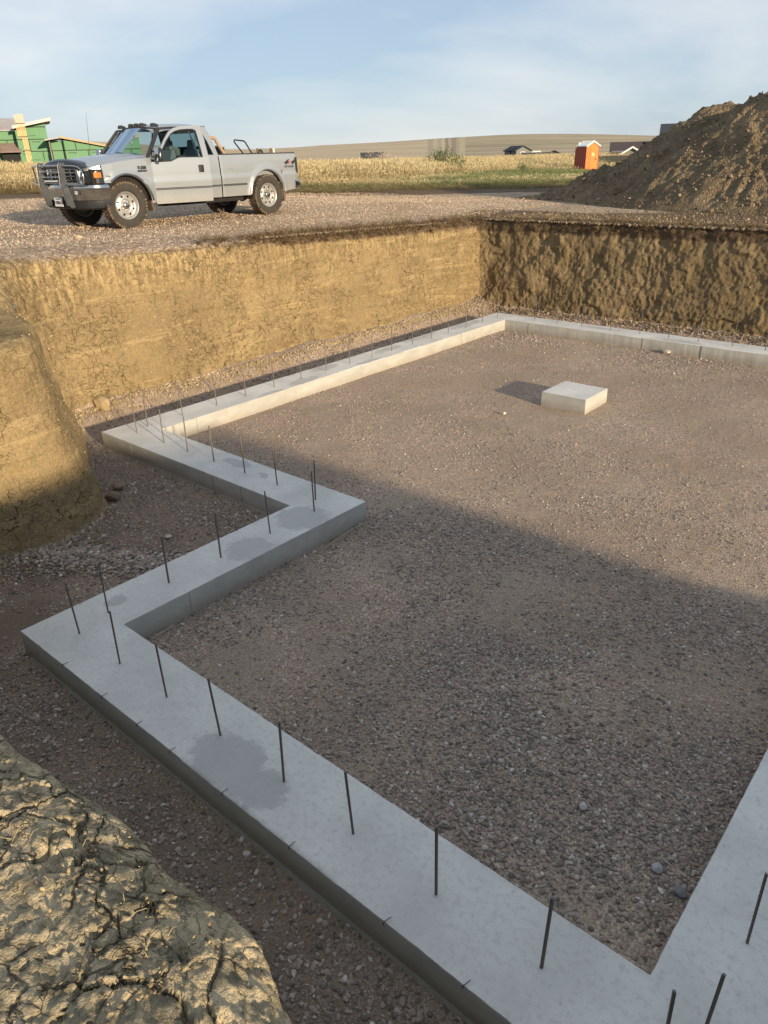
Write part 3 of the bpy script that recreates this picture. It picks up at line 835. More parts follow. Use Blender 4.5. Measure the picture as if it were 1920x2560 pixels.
for f in np.linspace(0.06, 0.94, 13):
    q = po2 + (pi2 - po2) * f
    rows.append(np.column_stack([q, 0.003 * fbm(q[:, 0] * 2.2, q[:, 1] * 2.2, 1.0, 3) + 0.0012 * fbm(q[:, 0] * 12, q[:, 1] * 12, 2.0, 2)]))
for z, base, off in [(0.0, pi2, 0.006), (-0.007, pi2, 0.0), (-0.15, pi2, 0.0), (-0.42, pi2, 0.0)]:
    rows.append(np.column_stack([base - wdn * off, np.full(nU, z)]))
FV = np.stack(rows, 1)
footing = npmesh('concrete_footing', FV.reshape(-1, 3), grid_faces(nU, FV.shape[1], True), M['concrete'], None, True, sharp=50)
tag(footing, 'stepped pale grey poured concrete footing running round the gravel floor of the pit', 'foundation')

# mortar squeezed out along the foot of the form, form joints, tie wires
M['seam'] = plain('form_joint', (0.30, 0.28, 0.23), 0.9, 0.2, var=0.3, nscale=20)
M['grout'] = plain('spilled_grout', (0.27, 0.25, 0.21), 0.95, 0.1, var=0.3, nscale=14, bumpy=0.6)
def seam(x, y, nx, ny, w=0.006):
    m = MB()
    tx, ty = -ny, nx
    for i in range(5):
        z0, z1 = -0.235 + i * 0.046, -0.235 + (i + 1) * 0.046
        o = random.uniform(-0.001, 0.001)
        pts = [(x + nx * a + tx * (b + o), y + ny * a + ty * (b + o), z) for z in (z0, z1) for a, b in ((-0.004, -w / 2), (0.006, -w / 2), (0.006, w / 2), (-0.004, w / 2))]
        m.hexa(pts)
    return m.build('form_joint', M['seam'], footing)
for s in [(-3.26, L1, 0, -1), (-1.41, L1, 0, -1), (-0.86, L1, 0, -1), (W, 1.26, 1, 0), (-MM + W, 4.28, 1, 0), (-MM + W, 3.86, 1, 0), (-MM + W, 11.2, 1, 0),
          (-2.77, NN - W, 0, -1), (-0.10, NN - W, 0, -1), (1.09, NN - W, 0, -1)]:
    seam(*s)
def grout(x0, y0, x1, y1, nx, ny, z=FZ):
    n = int(math.hypot(x1 - x0, y1 - y0) / 0.03); V = []
    for i in range(n + 1):
        f = i / n; x = x0 + (x1 - x0) * f; y = y0 + (y1 - y0) * f
        a = 0.018 + 0.05 * max(0, float(fbm(f * 9 + x0, 3.0, y0, 4)) + 0.1)
        for o, zz in ((-0.01, 0.02), (a * 0.6, 0.018 + a * .1), (a, -0.02)):
            V.append((x + nx * o, y + ny * o, z + zz))
    return npmesh('spilled_grout', V, grid_faces(n + 1, 3), M['grout'], footing, True)
grout(0.1, 0, 5.6, 0, 0, -1); grout(-3.9, L1, -0.05, L1, 0, -1)
M['wire'] = plain('tie_wire', (0.07, 0.06, 0.055), 0.6, 0.4, metal=0.5)
def wire(x, y, dx, dy):
    m = MB(); p = [(x - dx * .004, y - dy * .004, -0.02)]
    for k in range(4): p.append((x + dx * 0.013 * k + random.uniform(-.004, .004), y + dy * 0.013 * k + random.uniform(-.004, .004), 0.004 + 0.004 * k))
    m.tube(p, 0.0022, 5); m.build('tie_wire', M['wire'], footing)
for x in (0.72, 1.30, 1.76, 2.16, 2.71, 3.32, 4.03, 4.52): wire(x, 0.0, random.uniform(.2, .6), 1)
for y in (0.55, 1.1, 1.65, 2.3): wire(0.0, y, 1, random.uniform(-.4, .4))

# ------------------------------------------------------------------ pad footing in the middle of the floor
def pad():
    s = 0.7654; x0, y0 = 0.0979, 8.503
    n = 14; V = []; F = []
    m = MB()
    import itertools
    ts = np.linspace(0, 1, n)
    ring = [(x0 + s * t, y0) for t in ts[:-1]] + [(x0 + s, y0 + s * t) for t in ts[:-1]] + [(x0 + s - s * t, y0 + s) for t in ts[:-1]] + [(x0, y0 + s - s * t) for t in ts[:-1]]
    ring = np.array(ring); c = np.array([x0 + s / 2, y0 + s / 2])
    lv = []
    for z, sc in ((-0.40, 1.015), (-0.15, 1.008), (-0.008, 1.0), (0.0, 0.985), (0.001, 0.7), (0.002, 0.35), (0.002, 0.02)):
        q = c + (ring - c) * sc
        q = q + 0.004 * np.stack([fbm(q[:, 0] * 9, q[:, 1] * 9, z * 9, 3), fbm(q[:, 0] * 9, q[:, 1] * 9, 5 + z * 9, 3)], -1)
        lv.append(np.column_stack([q, z + 0.004 * fbm(q[:, 0] * 5, q[:, 1] * 5, 2, 2)]))
    V = np.stack(lv, 1)
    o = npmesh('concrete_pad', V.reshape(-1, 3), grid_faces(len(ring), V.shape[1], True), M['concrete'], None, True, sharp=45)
    tag(o, 'low square concrete column pad standing alone on the gravel floor', 'concrete pad')
pad()

# ------------------------------------------------------------------ rebar dowels
def mat_rebar():
    t = NT('rebar_steel'); v = t.pos(obj=True)
    n = t.noise(v, 25, 4, .6)
    c = t.mix(n, (0.10, 0.10, 0.105), (0.19, 0.15, 0.12))
    return t.done(c, 0.55, t.bump(t.noise(v, 120, 2), .3, .002), 0.5, Metallic=0.1)
M['rebar'] = mat_rebar()
def rebar_mesh():
    m = MB(); n = 38; pts = []; rr = []
    for i in range(n + 1):
        z = -0.05 + 0.536 * i / n
        pts.append((0, 0, z)); rr.append(0.0079 if i % 2 else 0.0066)
    m.tube(pts, rr, 8)
    for s in (-1, 1): m.box(-.0015, .0015, s * .0062, s * .0088, -0.04, 0.485)
    return m
first = None
def rebar(x, y, label, group, h=1.0):
    global first
    if first is None:
        o = rebar_mesh().build('rebar', M['rebar'], None, True, 60); first = o
    else:
        o = first.copy(); C.objects.link(o)
    o.location = (x, y, 0); o.rotation_euler = (random.uniform(-.035, .035), random.uniform(-.035, .035), random.uniform(0, 6))
    o.scale = (1, 1, h)
    return tag(o, label, 'rebar', group)
ORD = ['first', 'second', 'third', 'fourth', 'fifth', 'sixth', 'seventh', 'eighth', 'ninth', 'tenth', 'eleventh', 'twelfth', 'thirteenth', 'fourteenth', 'fifteenth', 'sixteenth']
for i, x in enumerate([0.43, 1.06, 1.68, 2.30, 2.94, 3.54, 4.14, 4.76]):
    lab = ['dark rebar dowel at the leftmost corner of the near footing', 'rebar dowel of the near footing beside its inner left corner', 'rebar dowel of the near footing just right of its inner corner',
           'rebar dowel beside the upper edge of the large damp patch', 'rebar dowel between the large damp patch and the gravel', 'rebar dowel midway along the broad near footing',
           'rebar dowel on the near footing just before the lower right', 'rebar dowel nearest the sharp inner corner at bottom right'][i]
    rebar(x, 0.30 + random.uniform(-.01, .01), lab, 'rebar dowels along the near footing')
rebar(5.35, 0.285, 'rebar dowel at the bottom edge, left one of the near right corner', 'rebar dowels of the near right corner')
rebar(5.455, 0.47, 'rebar dowel at the bottom edge, right one of the near right corner', 'rebar dowels of the near right corner')
for i, y in enumerate([1.06, 1.67, 2.28]):
    rebar(5.47, y, ['lone tall rebar dowel by the right picture edge near the bottom', 'rebar dowel of the right footing, next up from the lone tall one', 'rebar dowel of the right footing, farthest one before the frame'][i], 'rebar dowels along the right footing')
for i, y in enumerate([0.62, 1.24, 1.84, 2.48]):
    rebar(0.335, y, ['rebar dowel beside the small round damp spot on the stepped run', 'rebar dowel on the stepped run, halfway from the left corner', 'rebar dowel on the stepped run just before the damp smear',
                     'rebar dowel standing in front of the inner notch of the footing'][i], 'rebar dowels along the stepped footing run')
rebar(0.324, 3.13, 'rebar dowel at the edge of the round damp patch on the inner step', 'rebar dowels of the inner step')
rebar(0.12, 3.35, 'rebar dowel behind the round damp patch, farther of the close pair', 'rebar dowels of the inner step')
for i, x in enumerate([-2.88, -2.33, -1.76, -1.14, -0.54]):
    rebar(x, 3.36, ['rebar dowel on the second run, nearest the far left corner', 'rebar dowel in front of the sunlit inner corner of the far left footing', 'rebar dowel on the second run just left of its damp stain',
                    'rebar dowel standing at the damp stain of the second run', 'rebar dowel on the second run nearest its right end'][i], 'rebar dowels along the second footing run')
rebar(-3.55, 3.36, 'leftmost rebar dowel on the far left corner of the footing', 'rebar dowels of the far left corner')
for i, y in enumerate([3.61, 4.22, 4.87, 5.46, 6.08, 6.71, 7.34, 7.96, 8.59, 9.18, 9.84, 10.48, 11.08, 11.75, 12.40, 13.02]):
    rebar(-3.66, y, f'rebar dowel on the long footing under the left bank, {ORD[i]} from its left end', 'rebar dowels along the left bank')
for i, x in enumerate([-2.8, -2.23, -1.64, -0.96, -0.31, 0.30, 0.90, 1.55, 2.15]):
    rebar(x, 13.26, f'rebar dowel on the footing under the dark back bank, {ORD[i]} from its left end', 'rebar dowels along the back bank')
# ------------------------------------------------------------------ scattered natural stuff through geometry nodes
def rock_mesh(name, mat, seed, flat=0.6, sub=2):
    import bmesh
    bm = bmesh.new(); bmesh.ops.create_icosphere(bm, subdivisions=sub, radius=0.5)
    r = np.random.default_rng(seed)
    pl = [(Vector(r.normal(size=3)).normalized(), r.uniform(0.28, 0.46)) for _ in range(9)]
    sx, sy, sz = 1.0, r.uniform(0.6, 0.9), flat * r.uniform(0.7, 1.15)
    for v in bm.verts:
        p = v.co
        for n, d in pl:
            e = p.dot(n) - d
            if e > 0: p -= n * e * 0.92
        v.co = Vector((p.x * sx, p.y * sy, p.z * sz))
    me = bpy.data.meshes.new(name); bm.to_mesh(me); bm.free()
    me.polygons.foreach_set('use_smooth', np.full(len(me.polygons), False))
    me.materials.append(mat)
    return bpy.data.objects.new(name, me)

def scatter(name, protos, pts, scale, rot, tint, kind='stuff', idx=None):
    """one object: points carrying instances of a few prototypes"""
    n = len(pts)
    me = bpy.data.meshes.new(name); me.vertices.add(n); me.vertices.foreach_set('co', np.asarray(pts, np.float32).ravel())
    def at(nm, ty, dat, key='value'):
        a = me.attributes.new(nm, ty, 'POINT'); a.data.foreach_set(key, dat)
    at('sc', 'FLOAT_VECTOR', np.asarray(scale, np.float32).ravel(), 'vector')
    at('ro', 'FLOAT_VECTOR', np.asarray(rot, np.float32).ravel(), 'vector')
    at('tint', 'FLOAT', np.asarray(tint, np.float32))
    at('pick', 'INT', (np.asarray(idx) if idx is not None else rng.integers(0, len(protos), n)).astype(np.int32))
    o = bpy.data.objects.new(name, me); C.objects.link(o); o['kind'] = kind
    col = bpy.data.collections.new(name + '_shapes')
    for i, p in enumerate(protos):
        p.name = f'{name}_shape_{i:02d}'; col.objects.link(p)
    ng = bpy.data.node_groups.new(name, 'GeometryNodeTree')
    ng.interface.new_socket('Geometry', in_out='INPUT', socket_type='NodeSocketGeometry')
    ng.interface.new_socket('Geometry', in_out='OUTPUT', socket_type='NodeSocketGeometry')
    N, L = ng.nodes, ng.links
    gi, go = N.new('NodeGroupInput'), N.new('NodeGroupOutput')
    ci = N.new('GeometryNodeCollectionInfo'); ci.inputs['Collection'].default_value = col
    ci.inputs['Separate Children'].default_value = True; ci.inputs['Reset Children'].default_value = True
    io = N.new('GeometryNodeInstanceOnPoints'); io.inputs['Pick Instance'].default_value = True
    def na(nm, ty):
        a = N.new('GeometryNodeInputNamedAttribute'); a.data_type = ty; a.inputs['Name'].default_value = nm; return a.outputs['Attribute']
    e2r = N.new('FunctionNodeEulerToRotation')
    L.new(na('ro', 'FLOAT_VECTOR'), e2r.inputs[0])
    L.new(gi.outputs[0], io.inputs['Points']); L.new(ci.outputs[0], io.inputs['Instance'])
    L.new(na('pick', 'INT'), io.inputs['Instance Index'])
    L.new(e2r.outputs[0], io.inputs['Rotation']); L.new(na('sc', 'FLOAT_VECTOR'), io.inputs['Scale'])
    L.new(io.outputs[0], go.inputs[0])
    md = o.modifiers.new('scatter', 'NODES'); md.node_group = ng
    return o

def mat_stone(name, stops, bump=0.4):
    t = NT(name); v = t.pos(obj=True)
    ti = t.attr('tint', inst=True)
    c = t.ramp(ti, stops)
    n = t.noise(v, 4, 4, .6)
    c = t.mix(t.math('MULTIPLY', n, 0.28), c, (0.11, 0.09, 0.075))
    return t.done(c, 0.85, t.bump(n, bump, 0.05), 0.25)
M['stone'] = mat_stone('gravel_stone', [(0.0, (0.16, 0.135, 0.115)), (0.25, (0.30, 0.245, 0.20)), (0.5, (0.41, 0.33, 0.27)), (0.72, (0.43, 0.33, 0.27)), (0.90, (0.52, 0.45, 0.38)), (1.0, (0.76, 0.69, 0.60))])
M['clod'] = mat_stone('soil_clod', [(0.0, (0.11, 0.08, 0.052)), (0.5, (0.21, 0.155, 0.095)), (0.9, (0.33, 0.25, 0.16)), (1.0, (0.48, 0.38, 0.27))])

def in_footing(x, y, m=0.0):
    o = point_in_poly(x, y, OUTER_M(m)); i = point_in_poly(x, y, INNER)
    pad_ = (x > 0.08 - m) & (x < 0.88 + m) & (y > 8.48 - m) & (y < 9.29 + m)
    return (o & ~i) | pad_
def OUTER_M(m): return OUTER
protos = [rock_mesh('r', M['stone'], 100 + i, [0.5, 0.62, 0.75, 0.45, 0.66, 0.55][i], 1 if i % 2 else 2) for i in range(6)]
def stones_on_floor():
    P = []; S = []
    def region(n, x0, x1, y0, y1, smin, smax, dens=None):
        x = rng.uniform(x0, x1, n); y = rng.uniform(y0, y1, n)
        # clusters of clean stone and stretches of fines
        c = fbm(x * 0.9, y * 0.9, 12.0, 4)
        k = (rng.random(n) < np.clip(0.55 + 1.5 * c, 0.10, 1.0)) & ~in_footing(x, y)
        x, y = x[k], y[k]
        s = smin * (smax / smin) ** (rng.random(len(x)) ** 2.2)
        P.append(np.column_stack([x, y, floor_z(x, y) - 0.001 + 0.12 * s])); S.append(s)
    region(70000, 0.6, 5.2, 0.6, 4.6, 0.011, 0.044)
    region(16000, 2.6, 5.2, 0.6, 2.8, 0.014, 0.045)
    region(30000, -2.6, 6.0, -0.95, 0.02, 0.013, 0.048)
    region(30000, -3.9, 0.02, -0.6, 3.1, 0.014, 0.05)
    region(46000, -3.4, 6.4, 3.6, 7.2, 0.010, 0.036)
    region(34000, -3.4, 6.4, 7.2, 13.0, 0.011, 0.034)
    region(15000, -5.5, -4.0, 2.6, 14.9, 0.022, 0.06)
    region(6000, -4.0, 5, 13.6, 15.0, 0.022, 0.06)
    # the low ridge of coarser stone in the trench, and heaps in the corners
    n = 2600; t_ = rng.random(n)
    x = -2.1 + 1.9 * t_ + rng.normal(0, .12, n); y = 0.55 + 1.15 * t_ + rng.normal(0, .16, n); k = (x < -0.05) & ~in_footing(x, y)
    P.append(np.column_stack([x[k], y[k], floor_z(x[k], y[k]) + .008])); S.append(rng.uniform(.02, .065, k.sum()))
    for cx_, cy_, r_, n in ((3.7, 1.9, .35, 700), (4.3, 0.95, .4, 700), (-3.0, 12.4, .8, 900), (0.8, 12.6, .9, 900), (-0.55, 2.75, .35, 500), (4.6, 1.6, .4, 500)):
        x = rng.normal(cx_, r_, n); y = rng.normal(cy_, r_ * .8, n); k = ~in_footing(x, y)
        P.append(np.column_stack([x[k], y[k], floor_z(x[k], y[k]) + .006])); S.append(rng.uniform(.016, .05, k.sum()))
    P = np.concatenate(P); S = np.concatenate(S); n = len(P)
    sc = np.column_stack([S * rng.uniform(.8, 1.3, n), S * rng.uniform(.7, 1.2, n), S * rng.uniform(.7, 1.1, n)])
    ro = np.column_stack([rng.normal(0, .35, n), rng.normal(0, .35, n), rng.uniform(0, 6.3, n)])
    scatter('loose_gravel', protos, P, sc, ro, rng.beta(0.9, 1.15, n))
stones_on_floor()

# clods on the far edge of the pit, round the pile and along the gravel road
def near_ground(x, y): return G(x, y)
def edge_clods():
    P = []; S = []
    n = 9000; x = rng.uniform(-5.6, 6, n); y = 15.15 + rng.exponential(.9, n)
    P.append(np.column_stack([x, y, near_ground(x, y) + .01])); S.append(rng.uniform(.02, .10, n) * rng.random(n) ** .8 + .01)
    n = 2500; y = rng.uniform(8, 15, n); x = -5.85 - rng.exponential(.35, n)
    P.append(np.column_stack([x, y, near_ground(x, y) + .01])); S.append(rng.uniform(.015, .06, n))
    n = 1600; x = rng.uniform(-5.5, 5, n); y = 14.93 - rng.exponential(.16, n)
    P.append(np.column_stack([x, y, floor_z(x, y) + .01])); S.append(rng.uniform(.02, .09, n))
    for nm, cnt, s0, s1 in (('back_earth_bank', 14000, .006, .038),):
        B = BANKS[nm]; B = B[(B[:, 3] < 1.0) & (B[:, 3] > .05)]; q = B[rng.integers(0, len(B), cnt)]
        q = q[fbm(q[:, 0] * 1.3, q[:, 2] * 1.3, 5.0, 3) + .25 > rng.random(len(q)) * .7]
        P.append(q[:, :3] + rng.normal(0, .008, (len(q), 3))); S.append(s0 + (s1 - s0) * rng.random(len(q)) ** 3)
    P = np.concatenate(P); S = np.concatenate(S); n = len(P)
    sc = S[:, None] * rng.uniform(.7, 1.3, (n, 3))
    scatter('soil_clods', [rock_mesh('c', M['clod'], 200 + i, .8, 1) for i in range(4)], P, sc, rng.uniform(0, 6.3, (n, 3)), rng.random(n))
edge_clods()
M['crumb'] = mat_stone('clay_crumb', [(0.0, (0.24, 0.175, 0.09)), (0.5, (0.36, 0.275, 0.145)), (1.0, (0.52, 0.42, 0.25))])
def clay_crumbs():
    P = []; S = []
    for nm, cnt, s1, zlo in (('left_earth_bank', 15000, .05, 0), ('earth_bank_corner', 2600, .035, 0), ('near_earth_bank', 9000, .014, 0)):
        B = BANKS[nm]
        B = B[(B[:, 3] > .04) & (B[:, 3] < (1.15 if nm != 'near_earth_bank' else 1.95))]
        if nm == 'near_earth_bank': B = B[(B[:, 3] > 1.0) & (B[:, 0] > 3.3)]
        q = B[rng.integers(0, len(B), cnt)]
        q = q[fbm(q[:, 1] * 1.1 + q[:, 0], q[:, 2] * 1.3, 8.0, 3) + .2 > rng.random(len(q)) * .8]
        P.append(q[:, :3] + rng.normal(0, .004, (len(q), 3))); S.append((.002 if 'near' in nm else .006) + s1 * rng.random(len(q)) ** 3.2)
    # crumbled toe
    n = 2500; y = rng.uniform(3, 14.5, n); x = -5.42 + rng.exponential(.16, n)
    P.append(np.column_stack([x, y, floor_z(x, y) + .01])); S.append(rng.uniform(.015, .06, n))
    n = 900; t_ = rng.random(n); x = -2.05 + .45 * t_ + rng.exponential(.14, n); y = 1.95 - 2.2 * t_ + rng.normal(0, .05, n)
    P.append(np.column_stack([x, y, floor_z(x, y) + .01])); S.append(rng.uniform(.012, .06, n))
    P = np.concatenate(P); S = np.concatenate(S); n = len(P)
    scatter('clay_crumbs', [rock_mesh('k', M['crumb'], 500 + i, .8, 1) for i in range(4)], P, S[:, None] * rng.uniform(.7, 1.3, (n, 3)), rng.uniform(0, 6.3, (n, 3)), rng.random(n))
clay_crumbs()
M['roadstone'] = mat_stone('road_stone', [(0.0, (0.2, 0.15, 0.11)), (0.6, (0.42, 0.31, 0.215)), (1.0, (0.68, 0.55, 0.41))])
def road_stones():
    n = 34000; x = rng.uniform(-22, -6.0, n); y = rng.uniform(0, 24, n); k = (grass_s(x, y) < 0) & (x < -6.4)
    x, y = x[k], y[k]; n = len(x)
    sc = (rng.uniform(.02, .05, n) * rng.random(n) ** .5 + .012)[:, None] * rng.uniform(.7, 1.3, (n, 3))
    scatter('road_gravel', [rock_mesh('g', M['roadstone'], 300 + i, .6, 1) for i in range(3)], np.column_stack([x, y, G(x, y) + .004 + 0.02 * fbm(x * 0.9, y * 0.9, 15.0, 3)]), sc, rng.uniform(0, 6.3, (n, 3)), rng.random(n) * .5 + .5)
road_stones()

# ------------------------------------------------------------------ grass
def mat_blade(name, base, tip, tip2):
    t = NT(name)
    sp = t.n.new('ShaderNodeSeparateXYZ'); t.l.new(t.n.new('ShaderNodeTexCoord').outputs['Object'], sp.inputs[0])
    tipc = t.mix(t.attr('tint', inst=True), tip, tip2)
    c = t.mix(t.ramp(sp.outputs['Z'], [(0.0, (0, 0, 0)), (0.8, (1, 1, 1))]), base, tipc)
    t.b.inputs['Subsurface Weight'].default_value = 0.0
    m = t.done(c, 0.7, None, 0.2)
    tr = t.n.new('ShaderNodeBsdfTranslucent'); t.l.new(c, tr.inputs['Color'])
    mx = t.n.new('ShaderNodeMixShader'); mx.inputs[0].default_value = 0.28
    out = t.n['Material Output']; t.l.new(t.b.outputs[0], mx.inputs[1]); t.l.new(tr.outputs[0], mx.inputs[2]); t.l.new(mx.outputs[0], out.inputs['Surface'])
    return m
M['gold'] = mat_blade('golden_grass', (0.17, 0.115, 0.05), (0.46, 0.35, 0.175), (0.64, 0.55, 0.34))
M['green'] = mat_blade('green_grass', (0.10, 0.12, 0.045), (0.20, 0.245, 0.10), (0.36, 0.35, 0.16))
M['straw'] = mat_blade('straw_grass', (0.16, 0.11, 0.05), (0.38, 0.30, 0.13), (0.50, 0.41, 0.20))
def clump(mat, seed, n, width, seedhead, spread=.3, lean=.28):
    r = np.random.default_rng(seed); V = []; F = []
    for i in range(n):
        a = r.uniform(0, 6.28); x, y = r.normal(0, spread, 2); h = r.uniform(.55, 1.0); l = r.normal(0, lean, 2); w = width * r.uniform(.6, 1.2)
        dx, dy = math.cos(a) * w, math.sin(a) * w; o = len(V)
        for t, ww in ((0, 1), (.5, .9), (.82, .5), (1, .12)):
            cx_, cy_, cz_ = x + l[0] * t * t, y + l[1] * t * t, h * t * (1 - .12 * t)
            V += [(cx_ - dx * ww, cy_ - dy * ww, cz_), (cx_ + dx * ww, cy_ + dy * ww, cz_)]
        for k in range(3): F.append((o + 2 * k, o + 2 * k + 1, o + 2 * k + 3, o + 2 * k + 2))
        if seedhead and r.random() < .7:
            o = len(V); cx_, cy_, cz_ = x + l[0], y + l[1], h * .88
            s = width * 1.7; q = r.uniform(.10, .2)
            V += [(cx_ - s * .3, cy_, cz_ - .02), (cx_ + s, cy_ + s * .4, cz_ + q * .4), (cx_ + l[0] * .2, cy_ + l[1] * .2, cz_ + q), (cx_ - s, cy_ - s * .3, cz_ + q * .5)]
            F.append((o, o + 1, o + 2, o + 3))
    me = bpy.data.meshes.new('clump'); me.from_pydata(V, [], F); me.materials.append(mat)
    return bpy.data.objects.new('clump', me)
def _azpx(px):
    q = ray(px, 400, 1) - CAMPOS; return math.atan2(q[1], q[0])
def grass():
    a0 = math.atan2(*(ray(-420, 400, 1) - CAMPOS)[[1, 0]]); a1 = math.atan2(*(ray(2150, 400, 1) - CAMPOS)[[1, 0]])
    def pts(n, r0, r1, fall=1.0):
        az = rng.uniform(a1, a0, n); r = r0 + (r1 - r0) * rng.random(n) ** fall
        return CAMPOS[0] + r * np.cos(az), CAMPOS[1] + r * np.sin(az), r
    def gz(x, y): return far_height(x, y, G(x, y))
    def put(name, protos_, x, y, h, tint, widen=1.0):
        n = len(x); s = rng.uniform(.75, 1.2, n)
        sc = np.column_stack([s * widen, s * widen, h * rng.uniform(.8, 1.15, n)])
        scatter(name, protos_, np.column_stack([x, y, gz(x, y) - .03]), sc, np.column_stack([np.zeros(n), np.zeros(n), rng.uniform(0, 6.3, n)]), tint)
    rightness = lambda x, y: sstep(-24, -17, x + 0.2 * (y - 20))
    # golden tall
    x, y, r = pts(60000, 24, 120, 1.0); s = grass_s(x, y); R_ = rightness(x, y)
    n1 = fbm(x * .12, y * .12, 3.0, 3)
    paz = np.arctan2(y - CAMPOS[1], x - CAMPOS[0]); rt = sstep(_azpx(1180), _azpx(1380), paz)
    start = 2.3 + R_ * (21 + 22 * rt) + 6.0 * n1 * R_ + 1.0 * n1
    k = ((s > start) | ((s > 3) & (rng.random(len(x)) < .10 + .5 * sstep(.05, .3, fbm(x * .35, y * .35, 33.0, 3))))) & (rng.random(len(x)) < 1.15 - .0065 * r)
    x, y, s, R_, n1 = x[k], y[k], s[k], R_[k], n1[k]
    st = (2.3 + R_ * 21)
    h = (0.55 + .45 * sstep(0, 5, s - st)) * (1.0 + .25 * n1) * (1.0 - 0.36 * R_)
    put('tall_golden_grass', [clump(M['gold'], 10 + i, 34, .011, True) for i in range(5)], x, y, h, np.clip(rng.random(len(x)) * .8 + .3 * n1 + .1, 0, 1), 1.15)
    # green belt
    x, y, r = pts(60000, 24, 92); s = grass_s(x, y); R_ = rightness(x, y); n1 = fbm(x * .15, y * .15, 7.0, 3)
    k = (s > 2.6 + 1.2 * n1) & (s < 27 + 24 * sstep(_azpx(1180), _azpx(1380), np.arctan2(y - CAMPOS[1], x - CAMPOS[0])) + 6 * n1) & (R_ > rng.random(len(x)) * .9 + .05) & (rng.random(len(x)) < .9)
    x, y, s, n1 = x[k], y[k], s[k], n1[k]
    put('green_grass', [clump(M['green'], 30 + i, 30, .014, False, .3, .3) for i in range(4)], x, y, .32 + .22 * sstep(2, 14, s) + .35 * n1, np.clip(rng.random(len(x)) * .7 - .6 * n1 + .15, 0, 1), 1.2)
    # short straw verge
    x, y, r = pts(46000, 22, 62); s = grass_s(x, y) + .7 * fbm(x * .5, y * .5, 9.0, 3)
    k = (s > -0.4) & (s < 4.6) & (rng.random(len(x)) < sstep(-.5, 1.2, s))
    x, y, s = x[k], y[k], s[k]
    put('straw_verge', [clump(M['straw'], 50 + i, 22, .010, False, .32, .45) for i in range(4)], x, y, .10 + .10 * sstep(-.3, 2.5, s), rng.random(len(x)), 1.1)
grass()

# roots and dead grass fringing the lip of the pit
M['root'] = mat_blade('dead_roots', (0.09, 0.06, 0.035), (0.20, 0.14, 0.08), (0.34, 0.25, 0.14))
def fringe():
    P = []
    B = BANKS['left_earth_bank']; B = B[(B[:, 3] > .97) & (B[:, 3] < 1.35) & (B[:, 1] > 6.5)]
    q = B[rng.integers(0, len(B), 800)]; P.append(q[rng.random(len(q)) < sstep(6.5, 9.5, q[:, 1]) + .1])
    B = BANKS['back_earth_bank']; B = B[(B[:, 3] > .96) & (B[:, 3] < 1.4)]
    P.append(B[rng.integers(0, len(B), 600)])
    P = np.concatenate(P)[:, :3]; n = len(P)
    s = rng.uniform(.10, .26, n)
    scatter('root_fringe', [clump(M['root'], 70 + i, 16, .03, False, .22, .7) for i in range(3)], P, np.column_stack([s, s, s * rng.uniform(.3, .7, n)]), np.column_stack([rng.normal(0, .5, n), rng.normal(0, .5, n), rng.uniform(0, 6.3, n)]), rng.random(n))
fringe()

# bushes standing in the tall grass
def bush(name, loc, size, label, cols, n=900, seed=1):
    e = empty(name, loc, 0, label, 'bush')
    r = np.random.default_rng(seed)
    mt = MB()
    for i in range(9):
        a = r.uniform(0, 6.3); l = r.uniform(.4, .85)
        mt.tube([(0, 0, -.05), (math.cos(a) * size * .2, math.sin(a) * size * .2, size * .35 * l), (math.cos(a) * size * .45, math.sin(a) * size * .45, size * l)], [.022, .015, .006], 5)
    mt.build('stem', M['bark'], e)
    V = []; F = []
    k = 0
    lob = [(r.normal(0, .33) * size, r.normal(0, .33) * size, r.uniform(.35, .8) * size, r.uniform(.2, .38) * size) for _ in range(9)]
    while k < n:
        lx, ly, lz, lr = lob[r.integers(len(lob))]
        d = r.normal(size=3); d /= np.linalg.norm(d); q = lr * r.uniform(.55, 1.1)
        c = np.array([lx, ly, lz]) + d * q
        if c[2] < .05: continue
        a = r.normal(size=3); a /= np.linalg.norm(a); b = np.cross(a, d + r.normal(0, .4, 3)); b /= np.linalg.norm(b) + 1e-6
        s = r.uniform(.035, .075) * size / 1.6; o = len(V)
        V += [tuple(c - a * s), tuple(c + b * s * .5), tuple(c + a * s), tuple(c - b * s * .5)]; F.append((o, o + 1, o + 2, o + 3)); k += 1
    me = bpy.data.meshes.new('foliage'); me.from_pydata(V, [], F); me.materials.append(cols)
    o = bpy.data.objects.new('foliage', me); C.objects.link(o); o.parent = e
M['bark'] = plain('bark', (0.12, 0.09, 0.06), 0.9, 0.1, var=.3)
def mat_leaf(name, a, b):
    t = NT(name); n = t.noise(t.pos(), 3.0, 4, .6)
    c = t.mix(t.ramp(n, [(.35, (0, 0, 0)), (.65, (1, 1, 1))]), a, b)
    return t.done(c, 0.75, None, 0.2)
M['leaf'] = mat_leaf('bush_leaf', (0.07, 0.095, 0.04), (0.15, 0.18, 0.08))
M['leafpale'] = mat_leaf('pale_bush_leaf', (0.40, 0.30, 0.24), (0.52, 0.44, 0.37))
def gpos(px, D, dz=0.0):
    p = ray(px, 400, D); return (p[0], p[1], float(far_height(p[0], p[1], G(p[0], p[1]))) + dz)
bush('green_bush', gpos(1118, 56), 1.75, 'rounded green bush rising out of the golden grass below the striped hill', M['leaf'], 1500, 3)
bush('green_weed', gpos(1322, 52), 1.0, 'dark green weed clump in the grass left of the orange toilet', M['leaf'], 600, 5)
bush('pale_bush', gpos(965, 92), 1.9, 'pale pinkish bush beside the long dark container', M['leafpale'], 900, 8)

